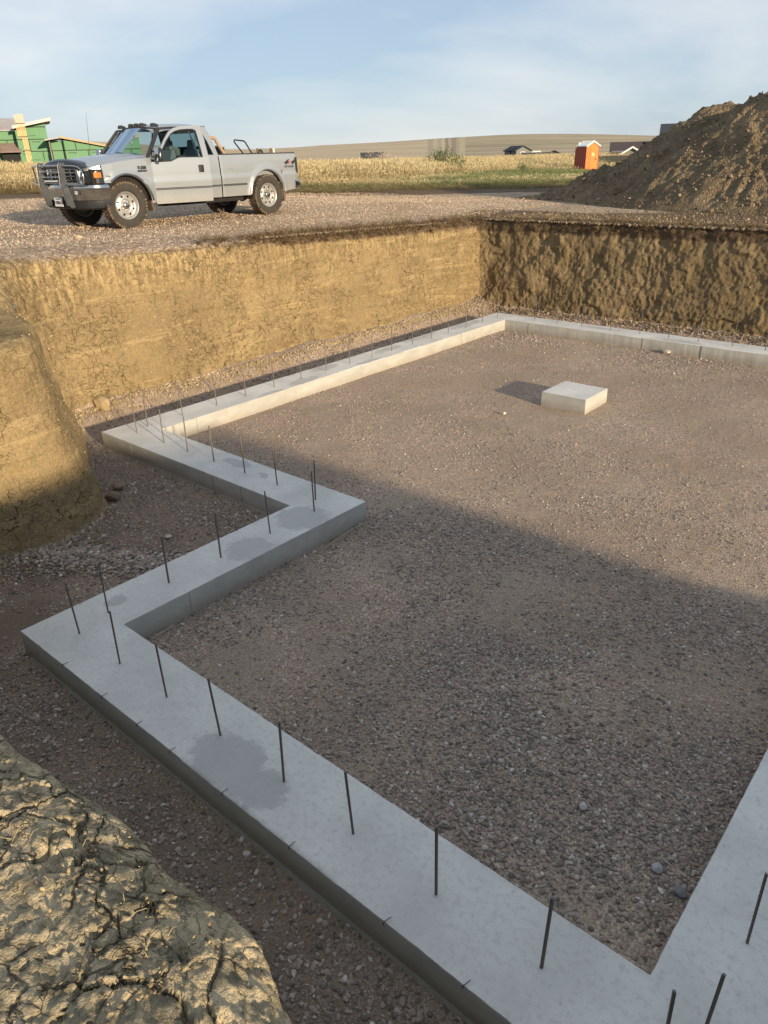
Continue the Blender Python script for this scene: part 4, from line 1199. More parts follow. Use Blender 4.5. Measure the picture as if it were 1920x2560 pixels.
# ------------------------------------------------------------------ spoil pile
def pile():
    pts = [(-8.9, 22.85, 1.95), (-7.82, 23.35, 2.27), (-7.0, 23.78, 2.72), (-6.3, 23.6, 2.98), (-5.58, 23.9, 3.20), (-5.14, 24.08, 3.52), (-4.49, 23.9, 3.66), (-3.85, 24.05, 4.06), (-3.44, 24.19, 4.30), (-2.75, 24.15, 4.36), (-2.1, 24.13, 4.66), (-1.6, 24.19, 5.0),
           (-0.6, 24.3, 5.35), (1.0, 24.6, 5.6), (3, 25, 5.5), (5, 24.8, 5.2), (7.5, 25, 4.3), (9.5, 25, 3.0)]
    back = [(-4.35, 27.62, 4.82), (-3.93, 27.72, 4.92), (-3.52, 27.85, 4.80), (-1, 28, 5.2), (2, 28.5, 5.6), (6, 28, 5)]
    xs = np.arange(-13.5, 12.5, 0.055); ys = np.arange(16.6, 33, 0.065)
    X, Y = np.meshgrid(xs, ys, indexing='ij')
    H = np.full(X.shape, -9.0)
    def seg(A, B, slope):
        nonlocal H
        ax, ay, az = A; bx, by, bz = B; L = math.hypot(bx - ax, by - ay)
        t = np.clip(((X - ax) * (bx - ax) + (Y - ay) * (by - ay)) / L ** 2, 0, 1)
        d = np.hypot(X - ax - t * (bx - ax), Y - ay - t * (by - ay))
        h = az + t * (bz - az) - slope * (np.sqrt(d * d + .04) - .2)
        H = np.maximum(H, h)
    for a, b in zip(pts[:-1], pts[1:]): seg(a, b, 0.66)
    for a, b in zip(back[:-1], back[1:]): seg(a, b, 0.66)
    g = G(X, Y)
    rel = np.clip(H - g, 0, 9)
    # gullies and dumped tongues running down the near face
    wob = fbm(X * .5, Y * .3, 4.0, 3)
    n = 0.38 * (0.35 - np.abs(fbm(X * .62 + wob, Y * .20, 2.0, 3))) + 0.16 * fbm(X * 1.3 + wob, Y * .8, 6.0, 4) + 0.14 * (0.3 - np.abs(fbm(X * 2.6 + wob * 2, Y * 1.2, 8.0, 3)))
    f1, f2, idn = voro(X * 4.2, Y * 4.2); n = n + 0.08 * (0.55 - f1) * (idn > .45) * (.4 + idn)
    f1, f2, idn = voro(X * 9, Y * 9); n = n + 0.055 * (0.55 - f1) * (idn > .35)
    H = H + (n - 0.12) * sstep(0.0, 0.7, rel + .1) * 1.15
    toe = 0.10 * fbm(X * 1.1, Y * 1.1, 12.0, 3)
    Z = np.maximum(H, g - 0.12 + 0 * toe)
    ts = sstep(0.0, 0.5, fbm(X * .8, Y * .5, 30.0, 3)) * .2 + 0 * X - .15
    o = npmesh('spoil_pile', np.stack([X, Y, Z], -1).reshape(-1, 3), grid_faces(len(xs), len(ys)), M['pile'])
    tag(o, 'tall heap of excavated brown soil at the right behind the pit', 'soil pile')
    # loose lumps on it
    n = 30000; i = rng.integers(0, len(xs), n); j = (rng.random(n) ** 1.3 * len(ys) * .62).astype(int)
    z = Z[i, j]; rl = z - g[i, j]; k = (rl > -0.02) & (rng.random(n) < .25 + .75 * sstep(-.1, .3, fbm(xs[i] * .9, ys[j] * .5, 19.0, 3)))
    i, j, z = i[k], j[k], z[k]; n = len(i)
    s = .02 + .11 * rng.random(n) ** 3.5
    scatter('pile_clods', [rock_mesh('p', M['clod'], 400 + q, .8, 1) for q in range(4)], np.column_stack([xs[i], ys[j], z + .2 * s]), s[:, None] * rng.uniform(.7, 1.3, (n, 3)), rng.uniform(0, 6.3, (n, 3)), rng.random(n))
def mat_pile():
    t = NT('spoil_soil'); p = t.pos()
    c = t.ramp(t.noise(p, .8, 6, .62, .6), [(.3, (0.14, 0.105, 0.065)), (.5, (0.215, 0.16, 0.095)), (.7, (0.32, 0.24, 0.145))])
    c = t.mix(t.math('MULTIPLY', t.noise(p, 14, 6, .75), .55), c, (0.09, 0.068, 0.045))
    c = t.mix(t.ramp(t.voro(p, 14, 'F1', 'Color'), [(.72, (0, 0, 0)), (.95, (.7, .7, .7))]), c, (0.36, 0.28, 0.185))
    h = t.math('ADD', t.noise(p, 9, 6, .75), t.math('MULTIPLY', t.voro(p, 17), -1.0))
    return t.done(c, .95, t.bump(h, 1.0, .05), .12)
M['pile'] = mat_pile()
pile()

# ------------------------------------------------------------------ single stones one can point to
def stone(name, loc, size, label, col, seed, cat='stone', flat=.6):
    m = plain('stone_' + str(seed), col, .8, .3, var=.25, nscale=5, bumpy=.3)
    o = rock_mesh(name, m, seed, flat, 3); C.objects.link(o)
    o.location = loc; o.scale = (size, size, size); o.rotation_euler = (0, 0, seed % 6)
    return tag(o, label, cat)
stone('stone', (-0.82, 1.98, FZ + .035), .10, 'pale smooth stone alone on the trench floor left of the stepped footing', (.46, .40, .32), 11)
stone('clay_block', (-5.36, 3.86, FZ + .20), .46, 'flat tan clay block lying at the foot of the left bank', (.40, .31, .18), 12, 'clay block', .5)
stone('soil_lump', (-2.23, 2.15, FZ + .06), .20, 'brown soil lump beside the foot of the clay corner, nearer one', (.20, .14, .09), 13, 'soil lump', .7)
stone('soil_lump', (-2.46, 2.36, FZ + .05), .17, 'brown soil lump behind another one near the clay corner', (.20, .14, .09), 14, 'soil lump', .7)
stone('stone', (5.09, 1.30, FZ + .03), .09, 'grey angular stone against the right footing near its corner', (.22, .22, .23), 15)
stone('stone', (4.93, 1.36, FZ + .03), .075, 'pointed pale grey stone just left of the dark slate by the right footing', (.38, .37, .35), 16)
stone('stone', (4.40, 1.49, FZ + .03), .07, 'light grey stone cluster leader on the gravel near the sharp corner', (.48, .46, .43), 17)
stone('stone', (0.45, 12.88, FZ + .05), .17, 'pale stone leaning against the far footing under the dark bank', (.50, .45, .36), 18)
stone('stone', (-0.13, 7.74, FZ + .03), .07, 'small cream stone on the gravel in front of the concrete pad', (.60, .52, .42), 19)
stone('stone', (4.43, -1.545, 2.068), .055, 'white angular stone on the cracked near bank', (.40, .36, .28), 20)
stone('stone', (4.31, -1.36, 2.05), .030, 'cream pebble near the upper edge of the cracked near bank', (.38, .32, .22), 21)
stone('stone', (-8.2, 5.5, 2.25), .15, 'round yellowish stone on the edge of the gravel above the left bank', (.42, .33, .21), 22, 'stone', .8)

def sliver(pts, label, seed):
    r = random.Random(seed); m = MB(); V = []
    for i, (x, y) in enumerate(pts):
        w = .012 + .010 * r.random(); V += [(x, y - w, FZ + .012), (x, y + w, FZ + .012), (x, y + w * .6, FZ + .028 + .01 * r.random()), (x, y - w * .6, FZ + .026)]
    f = []
    for i in range(len(pts) - 1):
        for k in range(4): f.append((4 * i + k, 4 * i + (k + 1) % 4, 4 * i + 4 + (k + 1) % 4, 4 * i + 4 + k))
    f += [(0, 1, 2, 3), (4 * len(pts) - 4, 4 * len(pts) - 3, 4 * len(pts) - 2, 4 * len(pts) - 1)]
    m.add(V, f); o = m.build('wood_sliver', M['sliver'], None); return tag(o, label, 'wood scrap')
M['sliver'] = plain('weathered_wood', (.42, .37, .29), .85, .2, var=.3, nscale=9, bumpy=.4)
sliver([(0.655, 3.62), (0.66, 3.40), (0.675, 3.2), (0.70, 3.02), (0.72, 2.88)], 'long pale splintered strip at the foot of the inner step of the footing', 1)
sliver([(0.66, 1.02), (0.665, .95), (0.672, .88), (0.68, .80)], 'short pale wood scrap in the inner corner of the near footing', 2)

# dry straws lying on the near bank
M['strawbit'] = plain('dry_straw', (.50, .40, .22), .8, .2, var=.2)
sb = MB(); rr = np.random.default_rng(5)
for i in range(45):
    x = rr.uniform(3.7, 5.0); y = rr.uniform(-1.75, -1.33); a = rr.uniform(0, 6.3); l = rr.uniform(.01, .045); z = 2.075 + rr.uniform(0, .02)
    sb.tube([(x, y, z), (x + math.cos(a) * l * .5, y + math.sin(a) * l * .5, z + .006), (x + math.cos(a) * l, y + math.sin(a) * l, z + rr.uniform(-.004, .008))], .0007, 4)
o = sb.build('straw_bits', M['strawbit']); o['kind'] = 'stuff'
# ------------------------------------------------------------------ pickup truck (x forward, y to its left, z up; wheelbase 4 m)
def car_paint():
    t = NT('silver_paint'); v = t.pos(obj=True)
    n = t.noise(v, 2.0, 5, .6)
    c = t.mix(n, (0.32, 0.35, 0.375), (0.38, 0.405, 0.43))
    sp = t.n.new('ShaderNodeSeparateXYZ'); t.l.new(v, sp.inputs[0])
    dust = t.math('MULTIPLY', t.math('ADD', t.math('MULTIPLY_ADD', sp.outputs['Z'], -2.6, 1.75), t.math('MULTIPLY_ADD', t.noise(v, 6, 6, .7), .9, -.45), clamp=True), 0.55)
    c = t.mix(dust, c, (0.34, 0.30, 0.235))
    r = t.math('MULTIPLY_ADD', dust, 0.5, 0.30)
    m = t.done(c, r, None, .5, Metallic=0.45)
    t.b.inputs['Coat Weight'].default_value = .35; t.b.inputs['Coat Roughness'].default_value = .12
    return m
M['paint'] = car_paint()
M['black'] = plain('black_plastic', (0.022, 0.024, 0.028), .5, .4, var=.3)
M['blackgloss'] = plain('smoked_plastic', (0.016, 0.02, 0.026), .18, .5, var=.2)
M['dark'] = plain('underbody', (0.022, 0.02, 0.018), .85, .2, var=.4)
M['chrome'] = plain('chrome', (0.45, 0.455, 0.46), .14, .5, metal=1.0, var=.06)
M['steel'] = plain('brushed_guard', (0.105, 0.11, 0.12), .38, .5, metal=.6, var=.25, bumpy=.1)
M['rubber'] = plain('tyre_rubber', (0.05, 0.045, 0.04), .92, .15, var=.4, nscale=9, bumpy=.4)
M['mud'] = plain('dried_mud', (0.14, 0.105, 0.078), .97, .1, var=.45, nscale=16, bumpy=.8)
M['rim'] = plain('steel_rim', (0.42, 0.415, 0.40), .38, .5, metal=.55, var=.12)
M['seat'] = plain('grey_seat', (0.30, 0.31, 0.32), .9, .2, var=.1)
M['amber'] = plain('amber_lens', (0.65, 0.22, 0.04), .2, .5)
M['red'] = plain('red_lens', (0.32, 0.02, 0.02), .2, .5)
M['white'] = plain('white_paint', (0.75, 0.75, 0.72), .5, .4)
def glass(name, tint, alpha):
    t = NT(name)
    tr = t.n.new('ShaderNodeBsdfTransparent'); tr.inputs['Color'].default_value = (*tint, 1)
    gl = t.n.new('ShaderNodeBsdfGlossy'); gl.inputs['Roughness'].default_value = 0.05; gl.inputs['Color'].default_value = (.55, .62, .68, 1)
    lw = t.n.new('ShaderNodeLayerWeight'); lw.inputs['Blend'].default_value = alpha
    mx = t.n.new('ShaderNodeMixShader'); t.l.new(lw.outputs['Fresnel'], mx.inputs[0]); t.l.new(tr.outputs[0], mx.inputs[1]); t.l.new(gl.outputs[0], mx.inputs[2])
    t.l.new(mx.outputs[0], t.n['Material Output'].inputs['Surface'])
    return t.m
M['glass'] = glass('vehicle_glass', (.46, .58, .60), .09)
M['lens'] = glass('lamp_glass', (.85, .87, .88), .12)

TRX = Matrix.Translation((-10.003, 9.054, 2.245)) @ Matrix.Rotation(-1.540, 4, 'Z')
truck = empty('pickup_truck', (-10.003, 9.054, 2.245), -1.540, 'silver four-wheel-drive pickup truck with its driver door ajar parked on the gravel', 'pickup truck')

AX, RA, ZA = 1.93, 0.55, 0.46     # front arch
BX, RB = -1.965, 0.545            # rear arch
def prof(z, W_, ztop):
    """half width of the body side at height z"""
    f = np.interp(z, [.40, .50, .70, .80, .875, .93, 1.05, 1.2, 1.32, 1.40], [.958, .972, .988, .994, 1.0, .984, .982, .972, .955, .93])
    return W_ * f
def flare(x, z, cx_, R):
    r = math.hypot(x - cx_, z - ZA)
    return .032 * math.exp(-((r - R - .03) / .055) ** 2) if z > .3 else 0

def side_strip(xs, zb, zt, Wf, arch, rows=18, extra=None):
    """left-side strip from bottom to shoulder, returns array [nx, rows, 3]"""
    A = np.zeros((len(xs), rows, 3))
    for i, x in enumerate(xs):
        for j in range(rows):
            z = zb(x) + (zt(x) - zb(x)) * j / (rows - 1)
            A[i, j] = (x, prof(z, Wf(x), zt(x)) + flare(x, z, *arch), z)
    return A
def strips_mesh(name, As, mat, parent, mirror=True, sharp=35):
    """one object for each side of the vehicle"""
    for s in ((1, -1) if mirror else (1,)):
        V, F = [], []; o = 0
        rows_ = [A.copy() for A in As]
        if len(rows_) > 1: rows_ = [np.concatenate(rows_, 1)]
        B = rows_[0]; B[..., 1] *= s
        f = grid_faces(B.shape[0], B.shape[1])
        if s < 0: f = f[:, ::-1]
        npmesh(name, B.reshape(-1, 3), f, mat, parent, True, sharp=sharp)

def arch_z(x, cx_, R, zlo):
    d = abs(x - cx_)
    return max(zlo, ZA + math.sqrt(max(0, R * R - d * d))) if d < R else zlo

# --- front clip: fenders and bonnet in one piece
xf = np.concatenate([np.linspace(2.72, 2.42, 12), np.linspace(2.40, 1.38, 52)[1:], np.linspace(1.37, 1.26, 4)])
def Wfront(x): return float(np.interp(x, [1.2, 2.2, 2.45, 2.60, 2.68, 2.72], [1.0, .995, .965, .905, .85, .80]))
def zsh(x): return float(np.interp(x, [1.2, 1.6, 2.0, 2.45, 2.62, 2.72], [1.315, 1.298, 1.268, 1.205, 1.165, 1.12]))
def zbf(x):
    if x > AX: return arch_z(x, AX, RA, .88) if x < 2.30 else .88
    return arch_z(x, AX, RA, .455)
def crown(x): return float(np.interp(x, [1.2, 1.6, 2.2, 2.60, 2.68, 2.72], [1.415, 1.40, 1.345, 1.265, 1.235, 1.185]))
A = side_strip(xf, zbf, zsh, Wfront, (AX, RA), 18)
hood = np.zeros((len(xf), 15, 3))
for i, x in enumerate(xf):
    e = A[i, -1]; cz = crown(x)
    for j, f in enumerate([1, .985, .955, .93, .90, .87, .80, .72, .64, .58, .50, .38, .25, .12, 0]):
        y = e[1] * f
        k = 1 - (y / e[1]) ** 2.2
        z = e[2] + (cz - e[2]) * (0.30 + .70 * k if f < .9 else .30 * (1 - f) / .1)
        if .86 < f < .92: z -= .008
        if f < .60: z += .014 * sstep(.60, .50, f)
        hood[i, j] = (x, y, z)
# lamp opening: the front corner behind the headlamp is cut by ending the strip at x=2.42 below the shoulder
keepA = A.copy()
front_low = A[xf <= 2.43]
strips_mesh('front_fenders', [front_low], M['paint'], truck)
top_row = np.zeros((len(xf), 4, 3))
for i, x in enumerate(xf):
    for j, z in enumerate(np.linspace(zsh(x) - .07, zsh(x), 4)): top_row[i, j] = (x, prof(z, Wfront(x), 0), z)
strips_mesh('front_panel', [top_row[xf > 2.42]], M['paint'], truck)
hb_ = np.concatenate([hood, (hood * [1, -1, 1])[:, ::-1][:, 1:]], 1)
npmesh('bonnet', hb_.reshape(-1, 3), grid_faces(hb_.shape[0], hb_.shape[1]), M['paint'], truck, True, sharp=50)
# chrome lip round the front arch and plain lip round the rear one
def arch_lip(cx_, R, a0, a1, mat, name, side, wy=.985):
    V = []; n = 40
    for i in range(n + 1):
        a = math.radians(a0 + (a1 - a0) * i / n)
        for r, y in ((R + .045, wy + .018), (R + .035, wy + .040), (R + .004, wy + .040), (R - .006, wy - .05)):
            V.append((cx_ + math.cos(a) * r, side * y, ZA + math.sin(a) * r))
    return npmesh(name, V, grid_faces(n + 1, 4), mat, truck, True)
for s in (1, -1):
    arch_lip(AX, RA, 50, 175, M['chrome'], 'arch_trim', s)
    arch_lip(BX, RB, 4, 176, M['paint'], 'arch_lip', s, .972)
# wheel housings
for cx_, R in ((AX, RA), (BX, RB)):
    for s in (1, -1):
        m = MB(); V = []; n = 24
        for i in range(n + 1):
            a = math.radians(-8 + 196 * i / n)
            for y in (.965, .60): V.append((cx_ + math.cos(a) * (R + .005), s * y, ZA + math.sin(a) * (R + .005)))
        m.add(V, grid_faces(n + 1, 2).tolist())
        m.add([(cx_ + math.cos(math.radians(-8 + 196 * i / n)) * R, s * .60, ZA + math.sin(math.radians(-8 + 196 * i / n)) * R) for i in range(n + 1)], [tuple(range(n + 1))])
        m.build('wheel_housing', M['dark'], truck, recalc=False)

# --- headlamps, grille, nose
nose = MB(); nose.box(2.30, 2.66, -.93, .93, .86, 1.14); nose.box(1.3, 2.4, -.86, .86, .50, 1.12); nose.build('engine_bay', M['dark'], truck)
gf = MB()
for s in (1, -1):
    # painted pillar with its own recessed frame beside the grille
    gf.box(2.67, 2.735, s * .50 - .015, s * .50 + .055, .885, 1.165)
    gf.box(2.67, 2.75, s * .565, s * .60, .88, 1.15)
gf.box(2.66, 2.745, -.53, .53, 1.135, 1.185); gf.box(2.66, 2.74, -.53, .53, .865, .90)
gf.build_each('grille_surround', M['paint'], truck, bevel=.006)
gm = MB()
for z in (.945, 1.015, 1.085): gm.box(2.70, 2.742, -.46, .46, z - .012, z + .012)
for y in (-.30, .30, 0): gm.box(2.695, 2.738, y - .012, y + .012, .90, 1.135)
gm.build_each('grille_bar', M['chrome'], truck, bevel=.003)
gb = MB(); gb.box(2.66, 2.69, -.50, .50, .89, 1.14); gb.build('grille_mesh', M['black'], truck)
em = MB(); em.lathe([(.075, 0), (.085, .008), (.095, 0)], c=(2.745, 0, 1.02), axis='X', n=28); em.build('grille_emblem', M['chrome'], truck, True)
for v in em.v[:0]: pass
for s in (1, -1):
    hb = MB()
    hb.prism([(2.70, s * .61), (2.725, s * .78), (2.66, s * .89), (2.52, s * .955), (2.42, s * .965), (2.42, s * .80), (2.60, s * .61)], 'Z', .885, 1.115)
    h = hb.build('headlamp', M['black'], truck)
    r_ = MB(); r_.lathe([(.0, -.03), (.04, -.02), (.07, 0), (.088, .03), (.092, .05)], c=(2.665, s * .74, 1.03), axis='X', n=24); r_.build('reflector', M['chrome'], h, True)
    l_ = MB()
    V = []
    for z, k in ((.887, .0), (.93, .012), (1.0, .018), (1.07, .012), (1.113, .0)):
        for x, y in ((2.715 + k, .61), (2.742 + k, .78), (2.675 + k, .90), (2.53 + k * .6, .968 + k * .4), (2.42, .985)): V.append((x, s * y, z))
    npmesh('lamp_lens', V, grid_faces(5, 5), M['lens'], h, True)
    am = MB(); am.prism([(2.62, s * .925), (2.55, s * .962), (2.47, s * .972), (2.47, s * .955), (2.61, s * .905)], 'Z', .985, 1.08); am.build('turn_signal', M['amber'], h)
bug = MB(); V = []
ys = np.linspace(-.80, .80, 33)
for y in ys:
    k = 1 - (abs(y) / .80) ** 2.6
    x0 = 2.70 + .045 * k; z0 = 1.145 + .045 * k
    for dx, dz in ((.015, -.03), (.075, .02), (.065, .10), (-.02, .145), (-.20, .135)): V.append((x0 + dx, y, z0 + dz * (.25 + .75 * k)))
npmesh('bonnet_deflector', V, grid_faces(33, 5), M['blackgloss'], truck, True)

# --- front bumper
def sweep(name, path, prof_, mat, parent=truck, sharp=30):
    """path of (x, y) with outward normals, profile of (offset, z)"""
    P = np.array(path, float); T_ = np.gradient(P, axis=0); T_ /= np.hypot(*T_.T)[:, None]; Nn = np.stack([-T_[:, 1], T_[:, 0]], -1)
    if np.sum(Nn[len(P) // 2] * [1, 0]) * (1 if P[0][0] > 0 else -1) < 0: Nn = -Nn
    V = [(P[i, 0] + Nn[i, 0] * o, P[i, 1] + Nn[i, 1] * o, z) for i in range(len(P)) for o, z in prof_]
    return npmesh(name, V, grid_faces(len(P), len(prof_)), mat, parent, True, sharp=sharp)
bp = [(2.36, -1.0), (2.52, -.985), (2.66, -.93), (2.77, -.84), (2.84, -.70), (2.875, -.5), (2.885, -.25), (2.89, 0), (2.885, .25), (2.875, .5), (2.84, .70), (2.77, .84), (2.66, .93), (2.52, .985), (2.36, 1.0)]
bumper = sweep('front_bumper', bp, [(-.12, .865), (-.02, .872), (.012, .855), (.022, .81), (.018, .77), (.004, .70), (-.01, .62), (-.02, .58), (-.05, .565)], M['chrome'], sharp=45)
sweep('front_valance', [(x - .04, y * .97) for x, y in bp], [(0, .60), (0, .50), (-.03, .43), (-.12, .40)], M['black'])
for s in (1, -1):
    lp = MB(); lp.box(2.845, 2.885, s * .64 - .075, s * .64 + .075, .685, .765); lo = lp.build('fog_lamp', M['black'], truck, bevel=.006)
    lq = MB()
    for i in range(3):
        for j in range(2): lq.box(2.884, 2.890, s * .64 - .048 + i * .034, s * .64 - .048 + i * .034 + .028, .696 + j * .032, .696 + j * .032 + .026)
    lq.build('lamp_lens', M['white'], lo)
hookm = MB()
for s in (1, -1): hookm.tube([(2.80, s * .33, .52), (2.93, s * .33, .52), (2.95, s * .33, .48), (2.90, s * .33, .45)], .018, 8)
hookm.build_each('tow_hook', M['black'], truck)

# --- push bar
def push_bar():
    e = MB()
    for s in (1, -1):
        for y in (s * .41,):
            prof2 = [(3.02, 1.22), (2.99, 1.265), (2.90, 1.262), (2.925, 1.20), (2.93, .88), (2.84, .46), (2.90, .44), (2.98, .50), (3.045, .86)]
            e.prism(prof2, 'Y', y - .022, y + .022)
    o = empty('push_bar'); o.parent = truck; e.build_each('upright', M['steel'], o, bevel=.008)
    t = MB()
    for z, r in ((1.215, .020), (1.11, .013), (1.01, .013), (.905, .013)): t.tube([(2.975, -.41, z), (2.985, 0, z), (2.975, .41, z)], r, 10)
    t.build_each('cross_tube', M['chrome'], o, smooth=True)
    t = MB()
    for s in (1, -1):
        t.tube([(2.97, s * .41, 1.215), (2.96, s * .60, 1.213), (2.93, s * .78, 1.205), (2.885, s * .87, 1.185), (2.85, s * .915, 1.13), (2.835, s * .93, 1.02), (2.835, s * .935, .93), (2.85, s * .915, .885), (2.885, s * .86, .868), (2.93, s * .7, .868), (2.97, s * .41, .872)], .0165, 10)
    t.build_each('brush_guard_loop', M['chrome'], o, smooth=True)
    b = MB(); b.box(2.955, 3.005, -.30, .30, .815 + .1, .965); b2 = b.build('light_bar', M['black'], o, bevel=.006)
    q = MB(); q.box(3.004, 3.009, -.27, .27, .928, .952); q.build('lamp_lens', M['white'], b2)
push_bar()
mp = MB(); mp.box(2.925, 2.935, -.17, .13, .465, .63); plate = mp.build('licence_plate', M['white'], truck)
M['ink'] = plain('dark_ink', (0.02, 0.022, 0.03), .7, .2)
def text(body, size, name, mat, mtx, parent, extrude=.0015, shear=0.0, bold=0.0, sx=1.0):
    cu = bpy.data.curves.new(name, 'FONT'); cu.body = body; cu.size = size; cu.extrude = extrude; cu.align_x = 'CENTER'; cu.align_y = 'CENTER'
    cu.shear = shear; cu.offset = bold; cu.resolution_u = 3
    tmp = bpy.data.objects.new(name, cu); C.objects.link(tmp)
    dg = bpy.context.evaluated_depsgraph_get()
    me = bpy.data.meshes.new_from_object(tmp.evaluated_get(dg)); me.materials.clear(); me.materials.append(mat)
    bpy.data.objects.remove(tmp)
    o = bpy.data.objects.new(name, me); C.objects.link(o); o.parent = parent; o.matrix_local = mtx @ Matrix.Diagonal((sx, 1, 1, 1))
    return o
# letters on the left side read from rear... local x runs to -X (towards the tail), up is Z, facing +Y
def side_mtx(x, y, z): return Matrix(((-1, 0, 0, x), (0, 0, 1, y), (0, 1, 0, z), (0, 0, 0, 1)))
def front_mtx(x, y, z): return Matrix(((0, 0, 1, x), (1, 0, 0, y), (0, 1, 0, z), (0, 0, 0, 1)))
text('7-305613', .085, 'plate_number', M['ink'], front_mtx(2.937, -.02, .535), plate, bold=.002)
text('MONTANA', .035, 'plate_state', M['ink'], front_mtx(2.937, -.02, .605), plate)

# --- cab
def cab_z(x): return .455
xs = np.linspace(-.085, -.525, 14)
def Wc(x): return 1.0
qa = side_strip(xs, lambda x: .47, lambda x: 1.315, Wc, (9, 1), 18)
strips_mesh('cab_rear_quarter', [qa], M['paint'], truck)
sill = MB()
for s in (1, -1):
    sill.prism([(1.30, .455), (1.30, .52), (-.525, .535), (-.525, .47)], 'Y', s * .90, s * .955)
sill.build_each('door_sill', M['paint'], truck)
fl = MB(); fl.box(-.52, 1.35, -.90, .90, .50, .56); fl.box(1.20, 1.40, -.86, .86, .5, 1.30); fl.box(-.535, -.50, -.93, .93, .5, 1.32)
fl.build('cab_floor', M['black'], truck)
# closed right-hand door side
rs = side_strip(np.linspace(1.27, -.085, 20), lambda x: .455, lambda x: 1.30, Wc, (9, 1), 16); rs[..., 1] *= -1
npmesh('right_door', rs.reshape(-1, 3), grid_faces(20, 16)[:, ::-1], M['paint'], truck, True, sharp=35)
# roof
RX = np.array([.90, .80, .62, .3, 0, -.2, -.33, -.39, -.425]); RZ = np.array([1.875, 1.93, 1.962, 1.98, 1.985, 1.98, 1.965, 1.94, 1.90])
V = []
for x, z in zip(RX, RZ):
    for f in np.linspace(-1, 1, 25):
        y = .735 * f; dz = .11 * abs(f) ** 5 + .02 * f * f
        V.append((x, y * (1 - .02 * abs(f) ** 4), z - dz))
npmesh('roof', V, grid_faces(len(RX), 25), M['paint'], truck, True, sharp=60)
# pillars and rails
def beam(m, pts, wx, wy, up=(0, 0, 1)):
    for a, b in zip(pts[:-1], pts[1:]):
        a, b = Vector(a), Vector(b); d = (b - a).normalized(); y = Vector((0, 1, 0)); y = (y - d * y.dot(d)).normalized(); n = d.cross(y)
        q = [p + n * i * wx + y * j * wy for p in (a, b) for i, j in ((-1, -1), (1, -1), (1, 1), (-1, 1))]
        m.hexa([tuple(v) for v in q])
for s in (1, -1):
    m = MB(); beam(m, [(1.30, s * .90, 1.30), (1.06, s * .825, 1.60), (.83, s * .745, 1.86)], .032, .020)
    m.build('windscreen_pillar', M['black'], truck, bevel=.006)
    m = MB(); beam(m, [(.84, s * .735, 1.865), (.5, s * .728, 1.885), (-.38, s * .725, 1.895)], .02, .015); m.build('roof_rail', M['black'], truck)
    # quarter panel above the belt with its window opening
    def lean(x, z): return s * (.955 - (z - 1.31) * .36)
    m = MB()
    m.add([(x, lean(x, z), z) for x, z in [(-.085, 1.31), (-.545, 1.31), (-.525, 1.33), (-.44, 1.88), (-.36, 1.91), (-.085, 1.91), (-.11, 1.86), (-.20, 1.845), (-.30, 1.62), (-.43, 1.36), (-.115, 1.345), (-.085, 1.345)]] +
          [(x, lean(x, z) - s * .03, z) for x, z in [(-.545, 1.31), (-.44, 1.88), (-.39, 1.90)]], [])
    P = {}
    def q(*pp): 
        o = len(m.v); m.v += [(x, lean(x, z), z) for x, z in pp]; m.f.append(tuple(range(o, o + len(pp))))
    m.v = []; m.f = []
    q((-.085, 1.31), (-.555, 1.31), (-.55, 1.35), (-.085, 1.35))
    q((-.42, 1.35), (-.55, 1.35), (-.515, 1.62), (-.355, 1.62))
    q((-.355, 1.62), (-.515, 1.62), (-.455, 1.84), (-.255, 1.84))
    q((-.085, 1.84), (-.455, 1.84), (-.40, 1.92), (-.085, 1.92))
    q((-.085, 1.35), (-.11, 1.35), (-.11, 1.84), (-.085, 1.84))
    m.build('rear_pillar', M['paint'], truck, recalc=False)
    m = MB(); m.add([(x, lean(x, z) - s * .012, z) for x, z in [(-.10, 1.34), (-.43, 1.34), (-.36, 1.63), (-.25, 1.85), (-.10, 1.85)]], [(0, 1, 2, 3, 4)]); m.build('quarter_window', M['glass'], truck, recalc=False)
    m = MB(); w_ = [(-.11, 1.35), (-.42, 1.35), (-.355, 1.62), (-.255, 1.84), (-.11, 1.84), (-.11, 1.35)]
    m.tube([(x, lean(x, z) + s * .002, z) for x, z in w_], .009, 6); m.build('window_seal', M['black'], truck)
# rear wall with back window
m = MB()
def rw(z): return (-.55 + (z - 1.31) * .20) if z > 1.31 else -.545
for z0, z1, y0, y1 in ((.95, 1.36, -.93, .93), (1.36, 1.80, -.86, -.62), (1.36, 1.80, .62, .86), (1.80, 1.93, -.74, .74)):
    m.add([(rw(z0), y0, z0), (rw(z0), y1, z0), (rw(z1), y1 * (.92 if z1 > 1.5 and abs(y1) > .8 else 1), z1), (rw(z1), y0 * (.92 if z1 > 1.5 and abs(y0) > .8 else 1), z1)], [(0, 1, 2, 3)])
m.build('cab_back_wall', M['paint'], truck, recalc=False)
m = MB(); m.add([(rw(1.36) + .01, -.62, 1.36), (rw(1.36) + .01, .62, 1.36), (rw(1.8) + .01, .62, 1.80), (rw(1.8) + .01, -.62, 1.80)], [(0, 1, 2, 3)]); m.build('rear_window', M['glass'], truck, recalc=False)
